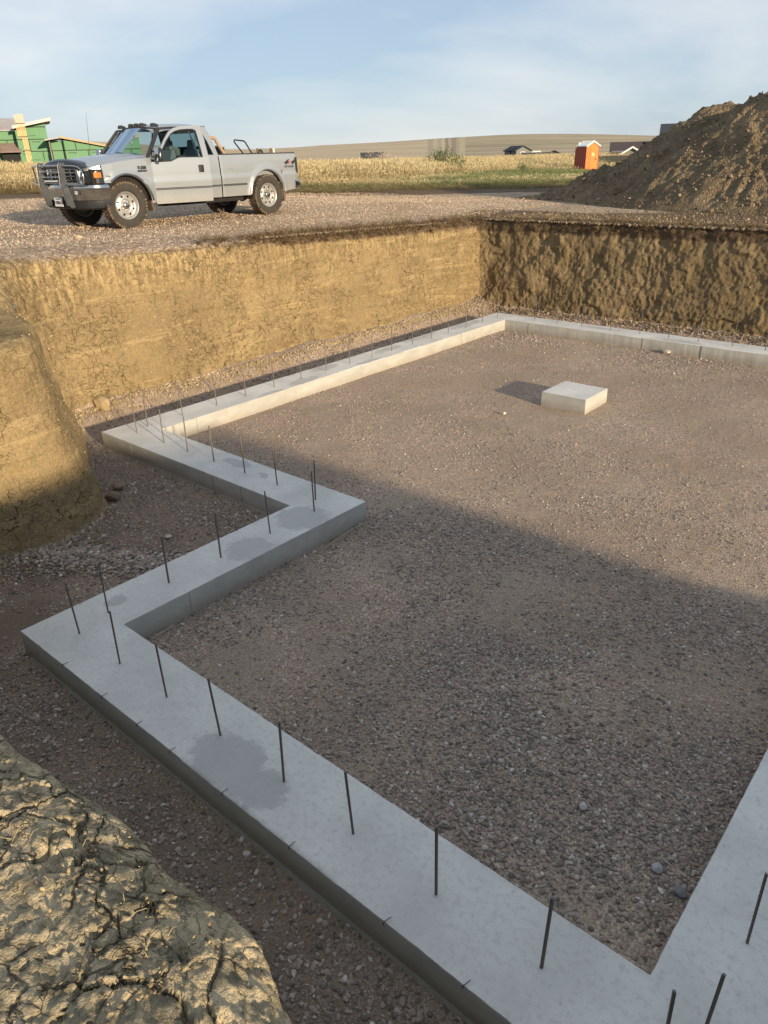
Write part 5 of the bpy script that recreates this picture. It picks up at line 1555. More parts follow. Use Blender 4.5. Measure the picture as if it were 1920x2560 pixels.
# windscreen
V = []
for j in range(9):
    f = j / 8
    for i in range(13):
        g = -1 + 2 * i / 12
        V.append((1.53 - .30 * abs(g) ** 2.4 + (-.62 - .02 * (1 - abs(g))) * f + .16 * f * abs(g) ** 2.4, g * (.885 - .165 * f), 1.325 + .04 * (1 - g * g) + (.545 - .0 * g) * f - .02 * f * abs(g) ** 3))
ws = npmesh('windscreen', V, grid_faces(9, 13), M['glass'], truck, True)
m = MB()
edge = [V[i] for i in range(13)] + [V[13 * j + 12] for j in range(1, 9)] + [V[8 * 13 + i] for i in range(11, -1, -1)] + [V[13 * j] for j in range(7, -1, -1)]
m.tube(edge, .014, 6, cap=False); m.build('windscreen_seal', M['black'], truck)
# cowl with wipers
V = []
for i in range(17):
    g = -1 + 2 * i / 16
    xw = 1.53 - .30 * abs(g) ** 2.4
    for k, (dx, dz) in enumerate(((.0, 0), (.05, .0), (.10, .008))):
        V.append((xw + dx, g * .90, 1.318 + .045 * (1 - g * g) + dz))
npmesh('cowl', V, grid_faces(17, 3), M['black'], truck, True)
m = MB()
for y0, y1 in ((.55, .02), (-.10, -.62)):
    m.tube([(1.50, y0, 1.375), (1.47, (y0 + y1) / 2, 1.415), (1.44, y1, 1.44)], .008, 6); m.tube([(1.465, y0 - .1, 1.395), (1.42, y1 - .02, 1.45)], .006, 5)
m.build_each('wiper', M['black'], truck)
# clearance lamps along the roof front
for y in (.60, .20, 0, -.20, -.60):
    m = MB(); o0 = 0
    m.prism([(.890, 1.91), (.888, 1.935), (.865, 1.958), (.82, 1.955), (.74, 1.935), (.74, 1.91)], 'Y', y - .026, y + .026)
    for k in range(len(m.v)): x_, y_, z_ = m.v[k]; m.v[k] = (x_ - .02, y_, z_ + .022 - .045 * abs(y) ** 2)
    m.build('roof_clearance_lamp', M['black'], truck, bevel=.012)
# inside
m = MB()
for y in (.42, -.42):
    m.box(-.05, .45, y - .25, y + .25, .60, .92)
    m.hexa([(-.16, y - .24, .85), (.02, y - .24, .88), (.02, y + .24, .88), (-.16, y + .24, .85), (-.32, y - .2, 1.46), (-.18, y - .2, 1.48), (-.18, y + .2, 1.48), (-.32, y + .2, 1.46)])
    m.hexa([(-.28, y - .12, 1.47), (-.19, y - .12, 1.47), (-.19, y + .12, 1.47), (-.28, y + .12, 1.47), (-.31, y - .11, 1.66), (-.22, y - .11, 1.66), (-.22, y + .11, 1.66), (-.31, y + .11, 1.66)])
m.build_each('seat', M['seat'], truck, bevel=.03)
m = MB(); m.hexa([(.95, -.84, .9), (1.35, -.84, .9), (1.35, .84, .9), (.95, .84, .9), (1.0, -.84, 1.26), (1.42, -.84, 1.32), (1.42, .84, 1.32), (1.0, .84, 1.26)]); m.build('dashboard', M['black'], truck, bevel=.02)
m = MB(); c_ = Vector((.86, .40, 1.27)); pts = []
for k in range(21):
    a = 2 * math.pi * k / 20; pts.append(c_ + Vector((-.06 * math.sin(a), .19 * math.cos(a), .18 * math.sin(a))))
m.tube(pts, .014, 8, cap=False); m.tube([c_, (1.05, .40, 1.18)], .03, 8); m.tube([c_ + Vector((0, -.18, 0)), c_ + Vector((0, .18, 0))], .012, 6); m.build('steering_wheel', M['black'], truck, True)
m = MB(); m.box(.98, 1.0, -.12, .12, 1.72, 1.79); m.tube([(.98, 0, 1.79), (.95, 0, 1.86)], .01, 6); m.build('rear_view_mirror', M['black'], truck, bevel=.005)
m = MB(); m.lathe([(0, -.04), (.03, -.02), (.035, .01), (.0, .03)], c=(1.0, 0, 1.62), n=10); m.lathe([(0, -.03), (.025, 0), (0, .03)], c=(1.0, 0, 1.68), n=10); m.build('hanging_ornament', M['white'], truck, True)
m = MB(); m.tube([(-.19, .68, 1.62), (-.17, .70, 1.84), (-.10, .70, 1.10)], .004, 4)
m.hexa([(-.02, .70, 1.82), (.02, .70, 1.82), (.02, .705, 1.82), (-.02, .705, 1.82), (-.22, .72, 1.32), (-.17, .72, 1.32), (-.17, .725, 1.32), (-.22, .725, 1.32)])
m.build('seat_belt', M['white'], truck)

# --- driver's door, hinged at its front edge and standing ajar
hinge = Vector((1.275, .985, 0))
dmt = Matrix.Translation(hinge) @ Matrix.Rotation(math.radians(11), 4, 'Z').inverted() @ Matrix.Translation(-hinge)
door_l = empty('driver_door', (0, 0, 0)); door_l.parent = truck; door_l.matrix_local = dmt
xs = np.linspace(1.262, -.075, 34)
def dtop(x): return float(np.interp(x, [-.1, .62, .80, 1.27], [1.315, 1.315, 1.245, 1.235]))
dA = side_strip(xs, lambda x: .425, dtop, Wc, (9, 1), 20)
inner = dA[:, ::-1, :].copy(); inner[..., 1] -= .085
outerring = dA
Vd = np.concatenate([dA.reshape(-1, 3), inner[:, ::-1].reshape(-1, 3)])
n_, r_ = 34, 20; f1_ = grid_faces(n_, r_); f2_ = grid_faces(n_, r_)[:, ::-1] + n_ * r_
ed = []
off = n_ * r_
for i in range(n_ - 1):
    ed.append((i * r_, (i + 1) * r_, (i + 1) * r_ + off, i * r_ + off)); ed.append((i * r_ + r_ - 1 + off, (i + 1) * r_ + r_ - 1 + off, (i + 1) * r_ + r_ - 1, i * r_ + r_ - 1))
for j in range(r_ - 1):
    ed.append((j, j + off, j + 1 + off, j + 1)); k = (n_ - 1) * r_; ed.append((k + j + 1, k + j + 1 + off, k + j + off, k + j))
npmesh('door_panel', Vd, np.concatenate([f1_, f2_, np.array(ed)]), M['paint'], door_l, True, sharp=32)
def dl(z): return .955 - (z - 1.31) * .36
m = MB()
def strip3(pts_out, pts_in, th=.035):
    V = []
    for (a, b) in zip(pts_out, pts_in):
        for (x, z), d in ((a, 0), (b, .004), (b, th), (a, th)): V.append((x, dl(z) - d, z))
    f = []; n = len(pts_out)
    for i in range(n - 1):
        for k in range(4): f.append((4 * i + k, 4 * i + (k + 1) % 4, 4 * (i + 1) + (k + 1) % 4, 4 * (i + 1) + k))
    m.add(V, f)
fo = [(1.19, 1.245), (1.05, 1.42), (.84, 1.665), (.70, 1.80), (.58, 1.865), (.44, 1.90), (.25, 1.915), (0, 1.92), (-.075, 1.915), (-.080, 1.70), (-.080, 1.5), (-.080, 1.31)]
fi = [(1.13, 1.245), (1.00, 1.40), (.80, 1.63), (.66, 1.755), (.56, 1.805), (.42, 1.835), (.25, 1.845), (.13, 1.845), (.072, 1.82), (.065, 1.70), (.065, 1.5), (.065, 1.31)]
strip3(fo, fi); m.build('window_frame', M['paint'], door_l, sharp=40, recalc=True)
m = MB(); loop = fi + [(.60, 1.318), (.66, 1.305), (.82, 1.250), (1.13, 1.243)]
m.tube([(x, dl(z) + .003, z) for x, z in loop], .012, 6); m.build('window_seal', M['black'], door_l)
m = MB(); m.add([(x, dl(z) - .016, z) for x, z in loop], [tuple(range(len(loop)))]); m.build('window_pane', M['glass'], door_l, recalc=False)
m = MB(); m.box(.075, .205, .966, .990, 1.005, 1.155); dh = m.build('door_handle', M['black'], door_l, bevel=.012)
m = MB(); m.box(.095, .135, .988, .998, 1.03, 1.14); m.build('key_pull', M['blackgloss'], dh, bevel=.004)
m = MB()
for z in (.705, .727): m.prism([(1.25, z - .007), (1.25, z + .007), (-.07, z + .007), (-.07, z - .007)], 'Y', .980, 1.001)
m.build_each('side_moulding', M['black'], door_l)
m = MB()
m.hexa([(1.10, 1.06, 1.235), (1.20, 1.05, 1.235), (1.20, 1.22, 1.235), (1.11, 1.235, 1.235), (1.08, 1.05, 1.50), (1.17, 1.04, 1.49), (1.17, 1.20, 1.49), (1.09, 1.215, 1.50)])
mr = m.build('wing_mirror', M['blackgloss'], door_l, bevel=.028, sharp=50)
m = MB(); m.hexa([(1.19, 1.06, 1.37), (1.215, 1.06, 1.37), (1.215, 1.215, 1.37), (1.19, 1.225, 1.37), (1.165, 1.05, 1.52), (1.195, 1.045, 1.51), (1.195, 1.20, 1.51), (1.165, 1.21, 1.52)]); m.build('mirror_shell', M['chrome'], mr, bevel=.012)
m = MB(); m.box(1.10, 1.16, .93, 1.07, 1.29, 1.33); m.box(1.10, 1.16, .90, 1.06, 1.41, 1.44); m.build('mirror_arm', M['black'], mr, bevel=.006)
m = MB()
m.hexa([(1.10, -1.22, 1.26), (1.20, -1.21, 1.26), (1.20, -1.04, 1.26), (1.10, -1.04, 1.26), (1.08, -1.20, 1.52), (1.17, -1.19, 1.51), (1.17, -1.04, 1.51), (1.08, -1.04, 1.52)])
m.box(1.1, 1.15, -1.06, -.88, 1.32, 1.36); m.build('wing_mirror', M['chrome'], truck, bevel=.02)

# --- bed
xb = np.concatenate([np.linspace(-.575, -1.40, 22), np.linspace(-1.42, -2.52, 56), np.linspace(-2.54, -3.03, 16)])
def Wb(x): return float(np.interp(x, [-3.03, -3.0, -2.93, -2.8, -.6, -.58], [.935, .96, .978, .985, .985, .975]))
def zbb(x):
    if abs(x - BX) < RB: return arch_z(x, BX, RB, .47)
    return .47 if x > BX else .50 + .05 * max(0, (-2.52 - x) / .5)
bA = side_strip(xb, zbb, lambda x: 1.325, Wb, (BX, RB), 20)
bt = np.zeros((len(xb), 6, 3))
for i, x in enumerate(xb):
    w0 = bA[i, -1, 1]
    for j, (dy, dz) in enumerate(((0, 0), (-.008, .012), (-.03, .018), (-.075, .018), (-.085, .005), (-.09, -.45))): bt[i, j] = (x, w0 + dy, 1.325 + dz)
strips_mesh('bed_side', [bA, bt], M['paint'], truck, sharp=38)
m = MB(); m.box(-3.0, -.60, -.86, .86, .82, .87); m.box(-.615, -.575, -.90, .90, .80, 1.33)
m.box(-3.035, -3.0, -.80, .80, .62, 1.33); m.build('bed_floor', M['black'], truck)
m = MB()
for s in (1, -1):
    m.prism([(-.60, 1.340), (-.60, 1.358), (-2.98, 1.358), (-2.99, 1.340)], 'Y', s * .850, s * .925)
m.box(-3.04, -2.97, -.85, .85, 1.335, 1.36)
m.build_each('bed_rail_cap', M['black'], truck, bevel=.004)
m = MB(); m.box(-3.050, -3.035, -.78, .78, .66, 1.31); m.build('tailgate', M['paint'], truck)
for s in (1, -1):
    m = MB(); m.prism([(-2.985, s * .955), (-3.045, s * .93), (-3.05, s * .82), (-3.03, s * .82), (-3.02, s * .90)], 'Z', .88, 1.25); m.build('tail_lamp', M['red'], truck)
    m = MB(); m.prism([(-2.950, .885), (-2.952, 1.25), (-3.02, 1.24), (-3.03, .90)], 'Y', s * .945, s * .957); m.build('lamp_surround', M['black'], truck)
sweep('rear_bumper', [(-2.90, 1.0), (-3.02, .985), (-3.12, .93), (-3.16, .80), (-3.17, .4), (-3.17, 0), (-3.17, -.4), (-3.16, -.8), (-3.12, -.93), (-3.02, -.985), (-2.90, -1.0)], [(-.10, .735), (0, .73), (.01, .68), (-.005, .56), (-.08, .54)], M['chrome'])
m = MB()
for z in (.705, .727):
    m.prism([(-.10, z - .007), (-.10, z + .007), (-.52, z + .007), (-.52, z - .007)], 'Y', .980, 1.003)
    m.prism([(-.59, z - .007), (-.59, z + .007), (-1.30, z + .007), (-1.30, z - .007)], 'Y', .966, .990)
m.build_each('side_moulding', M['black'], truck)
m = MB(); m.lathe([(.098, .0), (.104, .005), (.110, .0)], c=(-.83, .9715, .965), axis='Y', n=32); m.build('fuel_filler_door', M['paint'], truck, True)
# dark filler box painted as the shade between cab and bed
m = MB(); m.box(-.572, -.55, -.93, .93, .5, 1.30); m.build('gap_shade_filler', M['dark'], truck)
m = MB()
for s in (1, -1): m.prism([(-2.50, .42), (-2.47, .98), (-2.44, .98), (-2.46, .42)], 'Y', s * .70, s * .98); m.prism([(1.34, .30), (1.38, .50), (1.41, .50), (1.38, .30)], 'Y', s * .74, s * .97)
m.box(-2.51, -2.46, .70, .985, .28, .45)
m.build_each('mud_flap', M['mud'], truck)
# chassis
m = MB()
for s in (1, -1): m.box(-2.95, 2.75, s * .42 - .04, s * .42 + .04, .46, .60)
m.box(-1.3, .9, .45, .80, .36, .50); m.box(-1.0, .2, -.8, -.45, .36, .5); m.tube([(-1.95, -.8, .45), (-1.95, .8, .45)], .06, 10); m.tube([(1.95, -.8, .43), (1.95, .8, .43)], .055, 10)
m.lathe([(0, -.17), (.12, -.15), (.17, 0), (.12, .15), (0, .17)], c=(-1.95, 0, .45), axis='X', n=14); m.tube([(.9, -.3, .42), (-1.2, -.3, .42), (-1.9, -.55, .55)], .04, 8)
m.box(1.5, 2.6, -.5, .5, .44, .70); m.build('chassis', M['dark'], truck)
m = MB()
for s in (1, -1): m.tube([(1.98, s * .62, .50), (1.93, s * .60, .98)], .03, 8); m.tube([(-1.3, s * .5, .5), (-1.95, s * .52, .42), (-2.6, s * .5, .55)], .028, 6)
m.build_each('suspension', M['dark'], truck)

# --- wheels
RT = .452
def tyre_mesh():
    n = 60; V = []; F = []
    pr = [(.262, -.095), (.285, -.125), (.34, -.138), (.395, -.137), (.425, -.128), (.442, -.112), (.447, -.06), (.447, 0), (.447, .06), (.442, .112), (.425, .128), (.395, .137), (.34, .138), (.285, .125), (.262, .095)]
    m = MB(); m.lathe(pr, axis='Y', n=n)
    for k in range(44):           # tread blocks, two staggered rows on each shoulder and two in the middle
        a = 2 * math.pi * k / 44
        for y0, y1, r0, r1, ph in ((-.136, -.085, .418, .458, 0), (-.075, -.01, .443, .457, .5), (.01, .075, .443, .457, 0), (.085, .136, .418, .458, .5)):
            b = a + ph * 2 * math.pi / 44; w = .048
            q = []
            for r in (r0, r1):
                for da, y in ((-w, y0), (w, y0), (w, y1), (-w, y1)):
                    ww = .82 if r == r1 else 1
                    q.append((math.cos(b + da * ww) * r, y, math.sin(b + da * ww) * r))
            m.hexa(q)
    return m
def rim_mesh():
    m = MB()
    m.lathe([(.268, -.10), (.262, -.09), (.235, -.08), (.228, .04), (.240, .085), (.262, .095), (.270, .104), (.262, .112), (.248, .104), (.232, .075), (.222, .045), (.20, .038), (.165, .052), (.135, .062), (.115, .055), (.108, .030), (.0, .030)], axis='Y', n=48)
    return m
wheel0 = None
WM = {}
for nm, mm, mt, kw in (('tyre', tyre_mesh(), M['rubber'], {}), ('rim', rim_mesh(), M['rim'], {})): pass
for i, (x, y, st) in enumerate([(AX + .04, .835, -3), (BX - .02, .835, 0), (AX + .04, -.835, -3), (BX - .02, -.835, 0)]):
    w = empty('wheel', (x, y, RT - .012), 0); w.parent = truck
    s = 1 if y > 0 else -1
    w.rotation_euler = (0, 0, math.radians(st) + (0 if s > 0 else math.pi))
    if i == 0:
        ty = tyre_mesh().build('tyre', M['rubber'], w, True, 35)
        for f_ in ty.data.polygons: pass
        ty.data.materials.append(M['mud'])
        for f_ in ty.data.polygons:
            r_c = math.hypot(f_.center.x, f_.center.z)
            if r_c > .43 and random.random() < .75: f_.material_index = 1
        ri = rim_mesh().build('rim', M['rim'], w, True, 35)
        m = MB()
        for k in range(8):
            a = 2 * math.pi * (k + .5) / 8; m.lathe([(.0, .0), (.024, .0)], c=(math.cos(a) * .182, .059, math.sin(a) * .182), axis='Y', n=12)
        ho = m.build_each('rim_hole_shade', M['dark'], w, recalc=False)  # flat dark discs painting the shade inside the holes
        m = MB(); m.lathe([(.062, .03), (.062, .085), (.055, .11), (.03, .118), (0, .118)], axis='Y', n=20)
        hu = m.build('hub', M['chrome'] , w, True, 40)
        m = MB()
        for k in range(8):
            a = 2 * math.pi * k / 8; m.lathe([(.013, .03), (.013, .066), (.0, .070)], c=(math.cos(a) * .086, 0, math.sin(a) * .086), axis='Y', n=6)
        nu_ = m.build_each('lug_nut', M['chrome'], w)
        WM = [ty, ri] + ho + [hu] + nu_
    else:
        for p in WM:
            c = p.copy(); C.objects.link(c); c.parent = w
# --- badges, aerial
text('F-250', .085, 'fender_badge', M['ink'], side_mtx(1.52, 1.000, 1.135), truck, bold=.003)
text('SUPER DUTY', .042, 'fender_badge', M['ink'], side_mtx(1.52, 1.003, 1.075), truck, bold=.002, sx=.95)
text('V10', .05, 'side_badge', M['ink'], side_mtx(2.33, .992, 1.00), truck)
text('4', .15, 'bed_decal', M['ink'], side_mtx(-2.60, .9745, 1.145), truck, bold=.006, shear=.6, sx=1.5)
text('4', .15, 'bed_decal', M['ink'], side_mtx(-2.83, .9725, 1.145), truck, bold=.006, shear=.6, sx=1.5)
M['decalred'] = plain('decal_red', (.42, .05, .05), .5, .3)
text('x', .12, 'bed_decal', M['decalred'], side_mtx(-2.715, .9750, 1.15), truck, bold=.004, shear=.3)
text('OFF ROAD', .062, 'bed_decal', M['ink'], side_mtx(-2.72, .9745, 1.045), truck, bold=.0005, sx=1.05)
m = MB(); m.tube([(1.52, -.86, 1.30), (1.52, -.86, 1.36)], .012, 8); m.tube([(1.52, -.86, 1.36), (1.49, -.86, 1.75), (1.44, -.86, 2.22)], [.005, .004, .0025], 6); m.build('aerial', M['black'], truck)

# --- load in the bed: separate things
def load(name, mb_parts, label, cat):
    e = bpy.data.objects.new(name, None); C.objects.link(e); e.matrix_world = TRX @ Matrix.Translation((-1, 0, .87)); tag(e, label, cat)
    for nm, mb, mat, kw in mb_parts:
        mb.v = [(x + 1, y, z - .87) for x, y, z in mb.v]; mb.build(nm, mat, e, **kw)
    return e
M['hosemat'] = plain('tan_hose', (.34, .25, .16), .8, .2, var=.25, nscale=12)
hp = []; rr_ = []
for k in range(61):
    t_ = k / 60
    if t_ < .3: u = t_ / .3; p = (-.66 - .0 * u, .45, .95 + .62 * u)
    elif t_ < .6: a = math.pi * (t_ - .3) / .3 * .72; p = (-.66 - .17 * (1 - math.cos(a)), .45, 1.57 + .13 * math.sin(a))
    else: u = (t_ - .6) / .4; p = (-.94 - .62 * u, .45 + .05 * u, 1.665 - .80 * u ** .85)
    hp.append(p); rr_.append(.040 if k % 2 else .036)
mh = MB(); mh.tube(hp, rr_, 10)
load('suction_hose', [('hose', mh, M['hosemat'], {'smooth': True})], 'tan ribbed hose arching up out of the truck bed behind the cab', 'hose')
mb1 = MB(); mb1.box(-1.30, -.64, -.55, .30, .875, 1.50); mb2 = MB(); mb2.box(-1.32, -.62, -.57, .32, 1.50, 1.535); mb3 = MB(); mb3.tube([(-.9, .305, 1.36), (-.98, .305, 1.36)], .012, 6)
load('tool_box', [('box', mb1, M['black'], {'bevel': .01}), ('lid', mb2, M['seat'], {'bevel': .006}), ('latch', mb3, M['chrome'], {})], 'black job box with pale lid in the truck bed', 'tool box')
mf = MB(); mf.tube([(-1.95, .62, .90), (-1.55, .62, 1.56), (-1.57, .60, 1.60), (-1.62, .55, 1.615), (-1.80, .35, 1.60)] , .017, 8)
mf = MB()
mf.tube([(-2.16, .55, .90), (-1.92, .55, 1.36), (-1.74, .55, 1.60), (-1.70, .55, 1.625), (-1.66, .55, 1.63), (-1.42, .55, 1.65), (-1.40, .55, 1.62), (-1.42, .55, 1.59), (-1.70, .55, 1.30), (-1.95, .55, .92)], .017, 8)
load('tube_frame', [('frame', mf, M['blackgloss'], {'smooth': True})], 'bent black tubular frame rising above the bed side', 'metal frame')
mg = MB(); mg.tube([(-2.36, .5, .9), (-2.32, .5, 1.37), (-2.28, .5, 1.42), (-2.22, .5, 1.42), (-2.18, .5, 1.37), (-2.16, .5, .9)], .018, 8)
load('hand_truck', [('handle', mg, M['blackgloss'], {'smooth': True})], 'small black looped handle showing above the middle of the bed rail', 'handle')
# ------------------------------------------------------------------ portable toilet
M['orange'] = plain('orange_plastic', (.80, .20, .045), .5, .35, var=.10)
M['orangeshade'] = plain('orange_plastic_shaded', (.36, .085, .055), .55, .35, var=.10)  # darker copy of the orange, shade painted into flanks and ribs
M['roofplastic'] = plain('white_translucent_roof', (.72, .76, .76), .4, .4, var=.08)
def toilet():
    D = 66.0
    pL, pM, pR = ray(1435, 432, D + .5), ray(1461, 435, D), ray(1497, 433, D + .1)
    zb = float(pM[2]) - .06
    f = Vector((pR[0] - pM[0], pR[1] - pM[1], 0)); wid = f.length; f.normalize()      # along the door face
    back = Vector((-f.y, f.x, 0)); 
    if back.dot(Vector((CF[0], CF[1], 0))) < 0: back = -back
    e = bpy.data.objects.new('portable_toilet', None); C.objects.link(e)
    e.matrix_world = Matrix(((f.x, back.x, 0, pM[0]), (f.y, back.y, 0, pM[1]), (0, 0, 1, zb), (0, 0, 0, 1)))
    tag(e, 'orange portable toilet with a white roof standing beyond the soil pile', 'portable toilet')
    # turn so the shaded flank shows on the left
    e.matrix_world = e.matrix_world @ Matrix.Rotation(math.radians(35), 4, 'Z')
    w, d, h = 1.24, 1.22, 2.02
    m = MB()
    m.box(0, .05, 0, d, .08, h); m.box(w - .05, w, 0, d, .08, h); m.box(.05, w - .05, d - .05, d, .08, h); m.build_each('side_wall', M['orangeshade'], e)
    m = MB()
    for i in range(5): m.box(-.018, .002, .12 + i * .27, .27 + i * .27, .2, h - .12)
    m.box(-.025, .03, -.02, .04, .05, h); m.box(w - .03, w + .025, -.02, .04, .05, h)
    m.build_each('wall_rib', M['orangeshade'], e, bevel=.006)
    m = MB(); m.prism([(.02, .06), (w - .02, .06), (w - .02, h + .05), (w / 2, h + .32), (.02, h + .05)], 'Y', .0, .04); m.build('front_wall', M['orange'], e)
    m = MB(); q = [(.30, .12), (w - .24, .12), (w - .24, 1.62)]
    for k in range(9): a = math.pi * k / 8; q.append((w / 2 + .03 + .35 * math.cos(a), 1.62 + .36 * math.sin(a)))
    q.append((.30, 1.62)); m.prism(q, 'Y', -.035, -.002); dr = m.build('door', M['orange'], e, bevel=.012)
    m = MB(); q2 = [(.42, .2), (w - .36, .2), (w - .36, 1.62)]
    for k in range(9): a = math.pi * k / 8; q2.append((w / 2 + .03 + .23 * math.cos(a), 1.62 + .25 * math.sin(a)))
    q2.append((.42, 1.62)); m.prism(q2, 'Y', -.052, -.036); m.build('door_panel', M['orange'], dr, bevel=.012)
    m = MB(); m.box(w - .34, w - .28, -.075, -.036, 1.05, 1.18); m.build('handle', M['black'], dr)
    m = MB(); m.lathe([(.0, -.01), (.13, 0), (.0, .005)], c=(w / 2 + .03, -.054, 1.45), axis='Y', n=18); m.build('sign', plain('pale_sign', (.85, .55, .25), .6, .3), dr)
    m = MB()
    for z in (.45, .8, 1.15, 1.5, 1.8): m.box(.10, .17, -.03, .0, z, z + .14)
    m.build_each('hinge', M['orange'], e, bevel=.01)
    m = MB(); nr = 8
    m.prism([(-.06, h), (w / 2, h + .34), (w + .06, h), (w + .06, h + .05), (w / 2, h + .40), (-.06, h + .05)], 'Y', -.06, d + .06); rf = m.build('roof', M['roofplastic'], e)
    m = MB()
    for i in range(8):
        y = i * d / 7
        m.prism([(-.05, h + .05), (w / 2, h + .40), (w / 2, h + .425), (-.05, h + .075)], 'Y', y - .04, y + .04)
    m.prism([(-.08, h - .03), (w / 2, h + .31), (w + .08, h - .03), (w + .08, h + .06), (w / 2, h + .42), (-.08, h + .06)], 'Y', -.10, -.055)
    m.build_each('roof_rib', M['white'], rf)
    m = MB(); m.tube([(.12, d - .12, h), (.12, d - .12, h + .32)], .07, 10); m.build('vent_pipe', M['white'], rf)
    m = MB(); m.box(0, w, -.02, d, -.02, .08); m.build('skid', M['black'], e)
toilet()

# ------------------------------------------------------------------ helpers for far buildings
def facade_frame(name, pxl, pyl, pxr, D, turn, label, cat, zbase):
    """an Empty at the left foot of a facade; local x runs to the right along it, y away from the camera, z up"""
    a = ray(pxl, pyl, D); f = Vector((CR[0], CR[1], 0)).normalized()
    # rightwards and at right angles to the sight line of this building
    v = Vector((a[0] - CAMPOS[0], a[1] - CAMPOS[1], 0)).normalized(); f = Vector((v.y, -v.x, 0))
    ang = math.atan2(f.y, f.x) + math.radians(turn)
    e = empty(name, (a[0], a[1], zbase), ang, label, cat); return e
def pxs(D): return D / FPX      # metres per photo pixel at distance D
def hgt(px, py, D): return float(ray(px, py, D)[2])

M['zip'] = None
def mat_zip():
    t = NT('green_sheathing'); v = t.pos(obj=True)
    c = t.mix(t.noise(v, .8, 4), (0.11, 0.24, 0.13), (0.15, 0.29, 0.165))
    return t.done(c, .75, None, .25)
M['zip'] = mat_zip()
M['tape'] = plain('black_tape', (.012, .016, .014), .6, .3)
M['shingle'] = plain('roof_underlay', (.36, .34, .34), .85, .2, var=.2, nscale=1.2)
M['brownroof'] = plain('brown_underlay', (.27, .20, .17), .85, .2, var=.25, nscale=1)
M['fascia'] = plain('raw_timber', (.42, .32, .19), .8, .2, var=.2, nscale=3)
M['porchshade'] = plain('porch_shade_dark', (.03, .03, .03), .9, .1)  # near-black stand-in for the shade under the porch roof
def green_house():
    D = 100.0; s = pxs(D)
    gz = float(far_height(*ray(100, 400, D)[:2], G(*ray(100, 400, D)[:2])))
    Z = lambda px, py: hgt(px, py, D) - gz
    e = facade_frame('green_sheathed_house', 110, 395, 0, D, 0, 'half-built house wrapped in green sheathing boards behind the truck', 'house', gz)
    X = lambda px: (px - 110) * s         # column measured near the foot of the wall
    def wall(name, x0, x1, zt0, zt1, y0=0.0, depth=7.0, panels=True, seed=1):
        """box with a sloping top; sheathing boards proud of it with black tape on the joints"""
        m = MB(); m.hexa([(x0, y0 + .03, -.3), (x1, y0 + .03, -.3), (x1, y0 + depth, -.3), (x0, y0 + depth, -.3), (x0, y0 + .03, zt0 - .02), (x1, y0 + .03, zt1 - .02), (x1, y0 + depth, zt1 - .02), (x0, y0 + depth, zt0 - .02)])
        w = m.build(name, M['zip'], e)
        r = random.Random(seed); zrow = 0.15; k = 0
        zmax = max(zt0, zt1)
        top = lambda x: zt0 + (zt1 - zt0) * (x - x0) / (x1 - x0)
        while zrow < zmax - .1:
            z1 = min(zrow + 1.22, zmax); xx = x0 + (0 if k % 2 else -1.22)
            while xx < x1:
                a, b = max(xx, x0), min(xx + 2.44, x1)
                if b - a > .15:
                    za, zb_ = min(z1, top(a)), min(z1, top(b))
                    if za > zrow + .02 or zb_ > zrow + .02:
                        za, zb_ = max(za, zrow + .01), max(zb_, zrow + .01)
                        p = MB(); g = .006
                        p.hexa([(a + g, y0, zrow + g), (b - g, y0, zrow + g), (b - g, y0 + .029, zrow + g), (a + g, y0 + .029, zrow + g), (a + g, y0, za - g), (b - g, y0, zb_ - g), (b - g, y0 + .029, zb_ - g), (a + g, y0 + .029, za - g)])
                        p.build('sheathing_board', M['zip'], w)
                        t = MB(); t.box(a - .045, a + .045, y0 - .008, y0 + .002, zrow, max(za, zrow + .1))
                        if r.random() < .75: t.build('joint_tape', M['tape'], w)
                        if za > zrow + 1.0 and b - a > 2.0:
                            text('ZIP SYSTEM', .17, 'board_print', M['tape'], Matrix(((1, 0, 0, a + .75), (0, 0, -1, y0 - .004), (0, 1, 0, zrow + .95), (0, 0, 0, 1))), w, extrude=.001, bold=.004)
                            text('WALL SHEATHING', .13, 'board_print', M['tape'], Matrix(((1, 0, 0, a + 1.5), (0, 0, -1, y0 - .004), (0, 1, 0, zrow + .35), (0, 0, 0, 1))), w, extrude=.001, bold=.003)
                xx += 2.44
            t = MB(); xa = x0; xb_ = x1
            if zt0 != zt1 and z1 > min(zt0, zt1):
                f = (z1 - zt0) / (zt1 - zt0)
                if zt1 > zt0: xa = x0 + f * (x1 - x0)
                else: xb_ = x0 + f * (x1 - x0)
            if z1 < zmax - .05 and xb_ - xa > .3: t.box(xa, xb_, y0 - .009, y0 + .001, z1 - .045, z1 + .045); t.build('joint_tape', M['tape'], w)
            zrow = z1; k += 1
        return w
    # left flat-roofed block
    zA = Z(8, 302)
    wall('left_wall', X(-120), X(24), zA, zA, -1.2, 7, seed=2)
    m = MB(); m.box(X(-125), X(36), -2.4, 6, zA + .02, zA + .22); m.build('flat_roof', M['shingle'], e)
    m = MB(); m.box(X(-125), X(36) + .03, -2.46, -2.4, zA, zA + .26); m.build('fascia', M['white'], e)
    # recessed middle bay with small awning roof and a dark panel painted as the shade below it
    zB = Z(30, 326)
    wall('recessed_wall', X(24), X(66), zB, zB, 1.6, 5, seed=3)
    m = MB(); m.hexa([(X(22), 1.3, zB), (X(70), 1.3, zB), (X(70), 5, zB + 1.0), (X(22), 5, zB + 1.3), (X(22), 1.3, zB + .12), (X(70), 1.3, zB + .12), (X(70), 5, zB + 1.4), (X(22), 5, zB + 1.45)]); m.build('rear_roof', M['shingle'], e)
    za, zb_ = Z(45, 358), Z(45, 381)
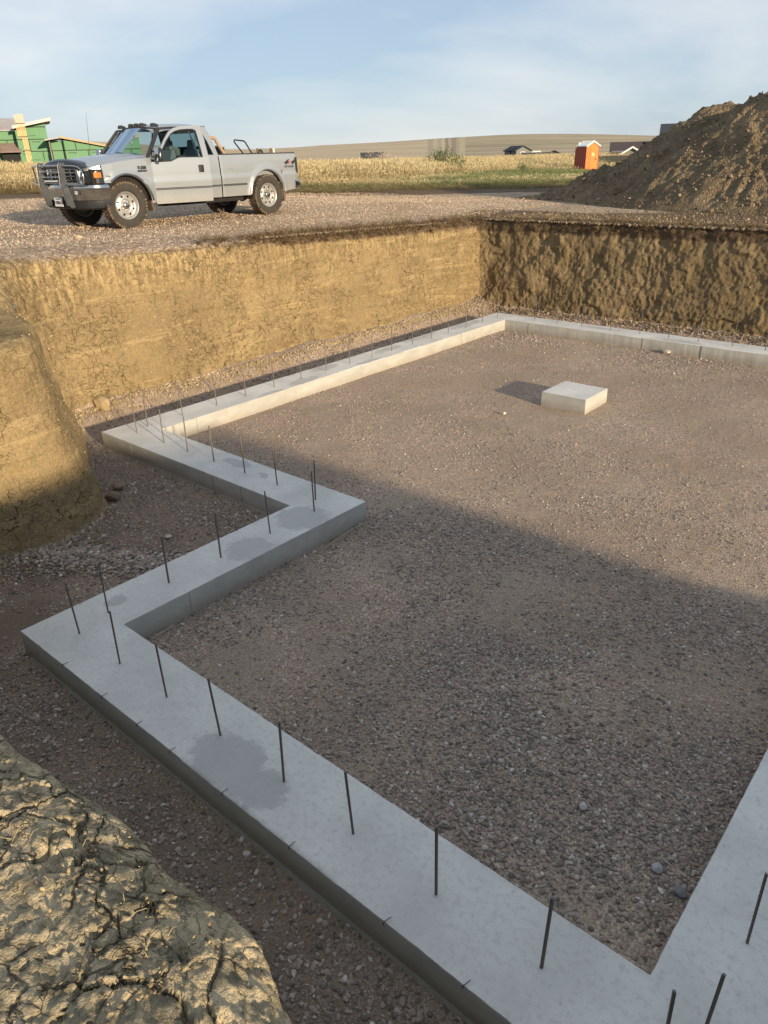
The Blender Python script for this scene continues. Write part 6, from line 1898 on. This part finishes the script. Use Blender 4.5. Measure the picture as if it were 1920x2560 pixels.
    m = MB(); m.hexa([(X(31), -.7, zb_), (X(72), -.7, zb_), (X(66), 1.6, za), (X(31), 1.6, za), (X(31), -.7, zb_ + .08), (X(72), -.7, zb_ + .08), (X(66), 1.6, za + .08), (X(31), 1.6, za + .08)]); m.build('porch_roof', M['brownroof'], e)
    m = MB(); m.box(X(33), X(70), 0.2, .3, -.3, zb_ - .02); m.build('porch_shade_panel', M['porchshade'], e)
    # tall shed-roofed block
    z0, z1 = Z(64, 322), Z(113, 306)
    wall('tall_wall', X(66), X(125), z0, z1, 0.0, 7, seed=4)
    m = MB(); sl = (z1 - z0) / (X(125) - X(66))
    xl, xr = X(63), X(136); zl, zr = z0 + (xl - X(66)) * sl + .05, z0 + (xr - X(66)) * sl + .05
    m.hexa([(xl, -.9, zl), (xr, -.9, zr), (xr + 0, 8, zr), (xl, 8, zl), (xl, -.9, zl + .22), (xr, -.9, zr + .22), (xr, 8, zr + .22), (xl, 8, zl + .22)]); m.build('shed_roof', M['shingle'], e)
    m = MB(); m.hexa([(xl, -.96, zl - .03), (xr + .05, -.96, zr - .03), (xr + .05, -.9, zr - .03), (xl, -.9, zl - .03), (xl, -.96, zl + .27), (xr + .05, -.96, zr + .27), (xr + .05, -.9, zr + .27), (xl, -.9, zl + .27)]); m.build('fascia', plain('pinkish_primed_board', (.62, .50, .46), .7, .2), e)
    # low block on the right with a roof falling away
    z2, z3, z4 = Z(146, 347), Z(232, 370), Z(262, 357)
    zc = Z(120, 349)
    wall('entry_wall', X(128), X(152), z2 - .25, z2 - .2, -2.0, 6, seed=5)
    wall('low_wall', X(152), X(237), z2 - .2, z3, -2.6, 7, seed=6)
    wall('far_low_wall', X(237), X(300), z3, z4 + .5, -2.6, 7, seed=7)
    m = MB(); m.hexa([(X(117), -3.6, z2 - .25), (X(148), -3.6, z2 - .02), (X(148), 4, z2 - .02), (X(120), 4, z2 - .25), (X(117), -3.6, z2 - .10), (X(148), -3.6, z2 + .12), (X(148), 4, z2 + .12), (X(120), 4, z2 - .10)]); m.build('entry_roof', M['shingle'], e)
    m = MB()
    m.hexa([(X(147), -3.1, z2), (X(238), -3.1, z3), (X(238), 4, z3), (X(147), 4, z2), (X(147), -3.1, z2 + .2), (X(238), -3.1, z3 + .2), (X(238), 4, z3 + .2), (X(147), 4, z2 + .2)])
    m.hexa([(X(238), -3.1, z3), (X(304), -3.1, z4 + .6), (X(304), 4, z4 + .6), (X(238), 4, z3), (X(238), -3.1, z3 + .2), (X(304), -3.1, z4 + .8), (X(304), 4, z4 + .8), (X(238), 4, z3 + .2)])
    m.build('low_roof', M['fascia'], e)
green_house()

def lumber():
    D = 80.0; s = pxs(D); p = ray(70, 400, D); g = float(far_height(p[0], p[1], G(p[0], p[1])))
    e = facade_frame('lumber_bundle', 66, 395, 0, D, 0, 'upright strapped bundle of fresh yellow boards in front of the green house', 'lumber', g)
    zt = hgt(50, 286, D) - g; zm = hgt(55, 346, D) - g
    for i in range(8):
        short = i < 3
        w = .085
        x = (i - 3) * (w + .012) + (0.0)
        z0 = zm + random.uniform(-.15, .15) if short else 0.0
        z1 = zt + random.uniform(-.06, .06)
        m = MB(); m.box(x, x + w * .62, random.uniform(-.02, .02), .24, z0, z1); m.build('board', M['fascia2'], e)
        if i % 2: 
            m = MB(); m.box(x + .01, x + w * .7, -.06, .16, z0 + random.uniform(0, .5), z1 - random.uniform(.1, .6)); m.build('board', M['fascia2'], e)
    m = MB()
    for z in (zm + 1.15, (hgt(70, 376, D) - g), zm + .1): m.box(-.30 if z > zm else -.03, .50, -.085, -.075, z, z + .05)
    m.build_each('strap', M['tape'], e)
M['fascia2'] = plain('fresh_lumber', (.66, .46, .22), .75, .2, var=.22, nscale=5)
lumber()

# ------------------------------------------------------------------ far buildings
M['greysiding'] = plain('grey_siding', (.20, .20, .19), .85, .2, var=.12, nscale=.4)
M['slate'] = plain('slate_roof', (.045, .052, .065), .8, .25, var=.2, nscale=.6)
M['brownshingle'] = plain('brown_shingles', (.085, .062, .060), .85, .2, var=.2, nscale=1.0)
M['osb'] = plain('strand_board', (.55, .40, .24), .85, .2, var=.18, nscale=2)
M['paneglass'] = plain('dark_window', (.02, .025, .035), .12, .5)
def gable_house(name, px0, px1, ybase, yeave, ypeak, D, label, wall, roof, depth=9.0, turn=0.0, windows=(), ridge_across=False, door=None):
    s = pxs(D); p = ray((px0 + px1) / 2, ybase, D); g = float(p[2]) - .6
    e = facade_frame(name, px0, ybase, 0, D, turn, label, 'house', g)
    w = (px1 - px0) * s; he = float(ray(px0, yeave, D)[2]) - g; hp_ = float(ray((px0 + px1) / 2, ypeak, D)[2]) - g
    m = MB()
    if not ridge_across:     # gable faces us
        m.prism([(0, -2), (w, -2), (w, he), (w / 2, hp_), (0, he)], 'Y', 0, depth); m.build('walls', wall, e)
        r = MB(); t = .18
        r.prism([(-.4, he - .3), (w / 2, hp_ + .02), (w / 2, hp_ + t + .05), (-.4, he - .3 + t)], 'Y', -.4, depth + .4)
        r.prism([(w + .4, he - .3), (w / 2, hp_ + .02), (w / 2, hp_ + t + .05), (w + .4, he - .3 + t)], 'Y', -.4, depth + .4)
        r.build('roof', roof, e)
    else:
        m.prism([(0, -2), (depth, -2), (depth, he), (depth / 2, hp_), (0, he)], 'X', 0, w); m.build('walls', wall, e)
        r = MB(); t = .18
        r.prism([(-.4, he - .3), (depth / 2, hp_ + .02), (depth / 2, hp_ + t + .05), (-.4, he - .3 + t)], 'X', -.4, w + .4)
        r.prism([(depth + .4, he - .3), (depth / 2, hp_ + .02), (depth / 2, hp_ + t + .05), (depth + .4, he - .3 + t)], 'X', -.4, w + .4)
        r.build('roof', roof, e)
    for (fx0, fx1, fz0, fz1) in windows:
        m = MB(); m.box(fx0 * w, fx1 * w, -.10, -.005, fz0 * he, fz1 * he); wf = m.build('window', M['white'], e)
        m = MB(); m.box(fx0 * w + .12, fx1 * w - .12, -.13, -.10, fz0 * he + .12, fz1 * he - .12); m.build('pane', M['paneglass'], wf)
    return e
gable_house('grey_farmhouse', 1290, 1322, 392, 375, 366, 210, 'grey gabled house with a dark front on the far field, left of the camper', M['greysiding'], M['slate'], 10, 18, [(.30, .62, .15, .8)])
gable_house('dark_wing', 1275, 1293, 392, 377, 369, 214, 'dark two-storey wing attached at the left of the far grey house', M['slate'], M['slate'], 7, 0, [(.1, .45, .35, .6), (.55, .9, .35, .6)])
gable_house('low_dark_barn', 1362, 1402, 394, 387, 378, 200, 'low dark hipped barn right of the white camper', M['slate'], M['slate'], 12, 0)
gable_house('long_dark_shed', 1309, 1364, 394, 384.5, 384, 205, 'long low dark shed in front of the white camper', M['slate'], M['slate'], 6, 0, ridge_across=True)
gable_house('brown_roofed_house', 1529, 1630, 392, 380, 358, 118, 'house with a wide dark brown roof left of the soil pile', M['greysiding'], M['brownshingle'], 12, 0, ridge_across=True)
gable_house('grey_gable_porch', 1551, 1598, 392, 386, 370.5, 108, 'small grey gable trimmed white in front of the brown roof', M['greysiding'], M['white'], 7, 0, [(.40, .60, .55, .8)])
gable_house('dark_roofed_house', 1652, 1790, 392, 356, 311, 82, 'house with a big slate-dark roof half hidden by the soil pile', M['slate'], M['slate'], 9, 0, ridge_across=True)
gable_house('dark_low_garage', 1639, 1662, 390, 352, 336, 78, 'narrow dark gable just left of the slate-dark roof', M['slate'], M['slate'], 6, 0)
def container():
    D = 175; s = pxs(D); g = float(ray(930, 395, D)[2]) - .6
    e = facade_frame('dark_container', 901, 392, 0, D, 0, 'long dark steel container lying low beyond the golden grass', 'container', g)
    h_ = float(ray(925, 381, D)[2]) - g; w = 54 * s
    m = MB(); m.box(0, w, 0, 2.4, 0, h_); m.build('body', M['slate'], e)
    m = MB()
    for i in range(18): m.box(i * w / 18 + .05, i * w / 18 + .16, -.05, 0, .1, h_ - .1)
    m.build_each('rib', M['slate'], e)
    m = MB(); m.box(-.03, w + .03, -.07, 2.45, h_, h_ + .10); m.build('top_rail', M['greysiding'], e)
container()
def camper():
    D = 215; s = pxs(D); g = float(ray(1340, 386, D)[2])
    e = facade_frame('camper_trailer', 1331, 384, 0, D, 0, 'small white camper trailer parked beside the far grey house', 'camper trailer', g - .2)
    w = 18 * s; h_ = 8.2 * s
    m = MB(); m.prism([(0, .5), (w, .5), (w, h_ * .85), (w * .92, h_), (w * .06, h_), (0, h_ * .8)], 'Y', 0, 2.4); m.build('body', M['white'], e, bevel=.05)
    for a, b in ((.15, .32), (.48, .6), (.7, .88)):
        m = MB(); m.box(a * w, b * w, -.04, -.005, h_ * .5, h_ * .78); m.build('window', M['paneglass'], e)
    for a in (.45, .56):
        m = MB(); m.lathe([(0, -.1), (.33, -.1), (.33, .1), (0, .1)], c=(a * w, .2, .33), axis='Y', n=14); m.build('wheel', M['black'], e)
    m = MB(); m.box(-.9, 0, 1.1, 1.25, .4, .5); m.build('drawbar', M['black'], e)
camper()
def board_wall():
    D = 92; s = pxs(D); g = float(ray(1510, 408, D)[2])
    e = facade_frame('plywood_wall', 1507, 408, 0, D, 0, 'low pale strand-board wall right of the orange toilet', 'wall', g)
    h_ = float(ray(1510, 390, D)[2]) - g
    for i in range(4):
        m = MB(); m.box(i * 1.22 + .01, (i + 1) * 1.22 - .01, 0, .03, 0, h_); m.build('board', M['osb'], e)
    m = MB(); m.box(-.04, 4.9, .03, .13, h_ - .06, h_ + .02)
    for i in range(5): m.box(i * 1.22 - .04, i * 1.22 + .04, .03, .13, -.3, h_ - .06)
    m.build('frame', M['fascia2'], e)
board_wall()
def farmstead():
    D = 700
    e = facade_frame('distant_farmstead', 640, 374, 0, D, 0, 'tiny white and dark farm buildings on the skyline behind the truck bed', 'farmstead', float(ray(650, 373, D)[2]))
    s = pxs(D); r = random.Random(4)
    for i, (a, w, h_, mt) in enumerate([(0, 6, 2.0, M['bark']), (7, 5, 1.5, M['bark']), (13, 8, 1.9, M['greysiding']), (22, 6, 1.3, M['greysiding']), (29, 7, 1.6, M['bark']), (37, 3, 1.0, M['white'])]):
        m = MB(); W_, H_ = w * s, h_ * s
        m.prism([(a * s, -4), (a * s + W_, -4), (a * s + W_, H_ * .7), (a * s + W_ / 2, H_), (a * s, H_ * .7)], 'Y', 0, 6); m.build('farm_building', mt, e)
farmstead()
# wire fence on far field at the right
def far_fence():
    D = 100
    a, b = ray(1400, 398, D), ray(1512, 398, D + 6)
    e = empty('rail_fence', (a[0], a[1], a[2] - 1.0), 0, 'thin pale rail fence on the field behind the orange toilet', 'fence')
    m = MB()
    for z in (.35, .75, 1.1): m.tube([(0, 0, z), (b[0] - a[0], b[1] - a[1], z)], .035, 5)
    m.build_each('rail', M['osb'], e)
    for i in range(6):
        f = i / 5; m = MB(); x, y = (b[0] - a[0]) * f, (b[1] - a[1]) * f; m.box(x - .05, x + .05, y - .05, y + .05, -.4, 1.2); m.build('post', M['osb'], e)
far_fence()
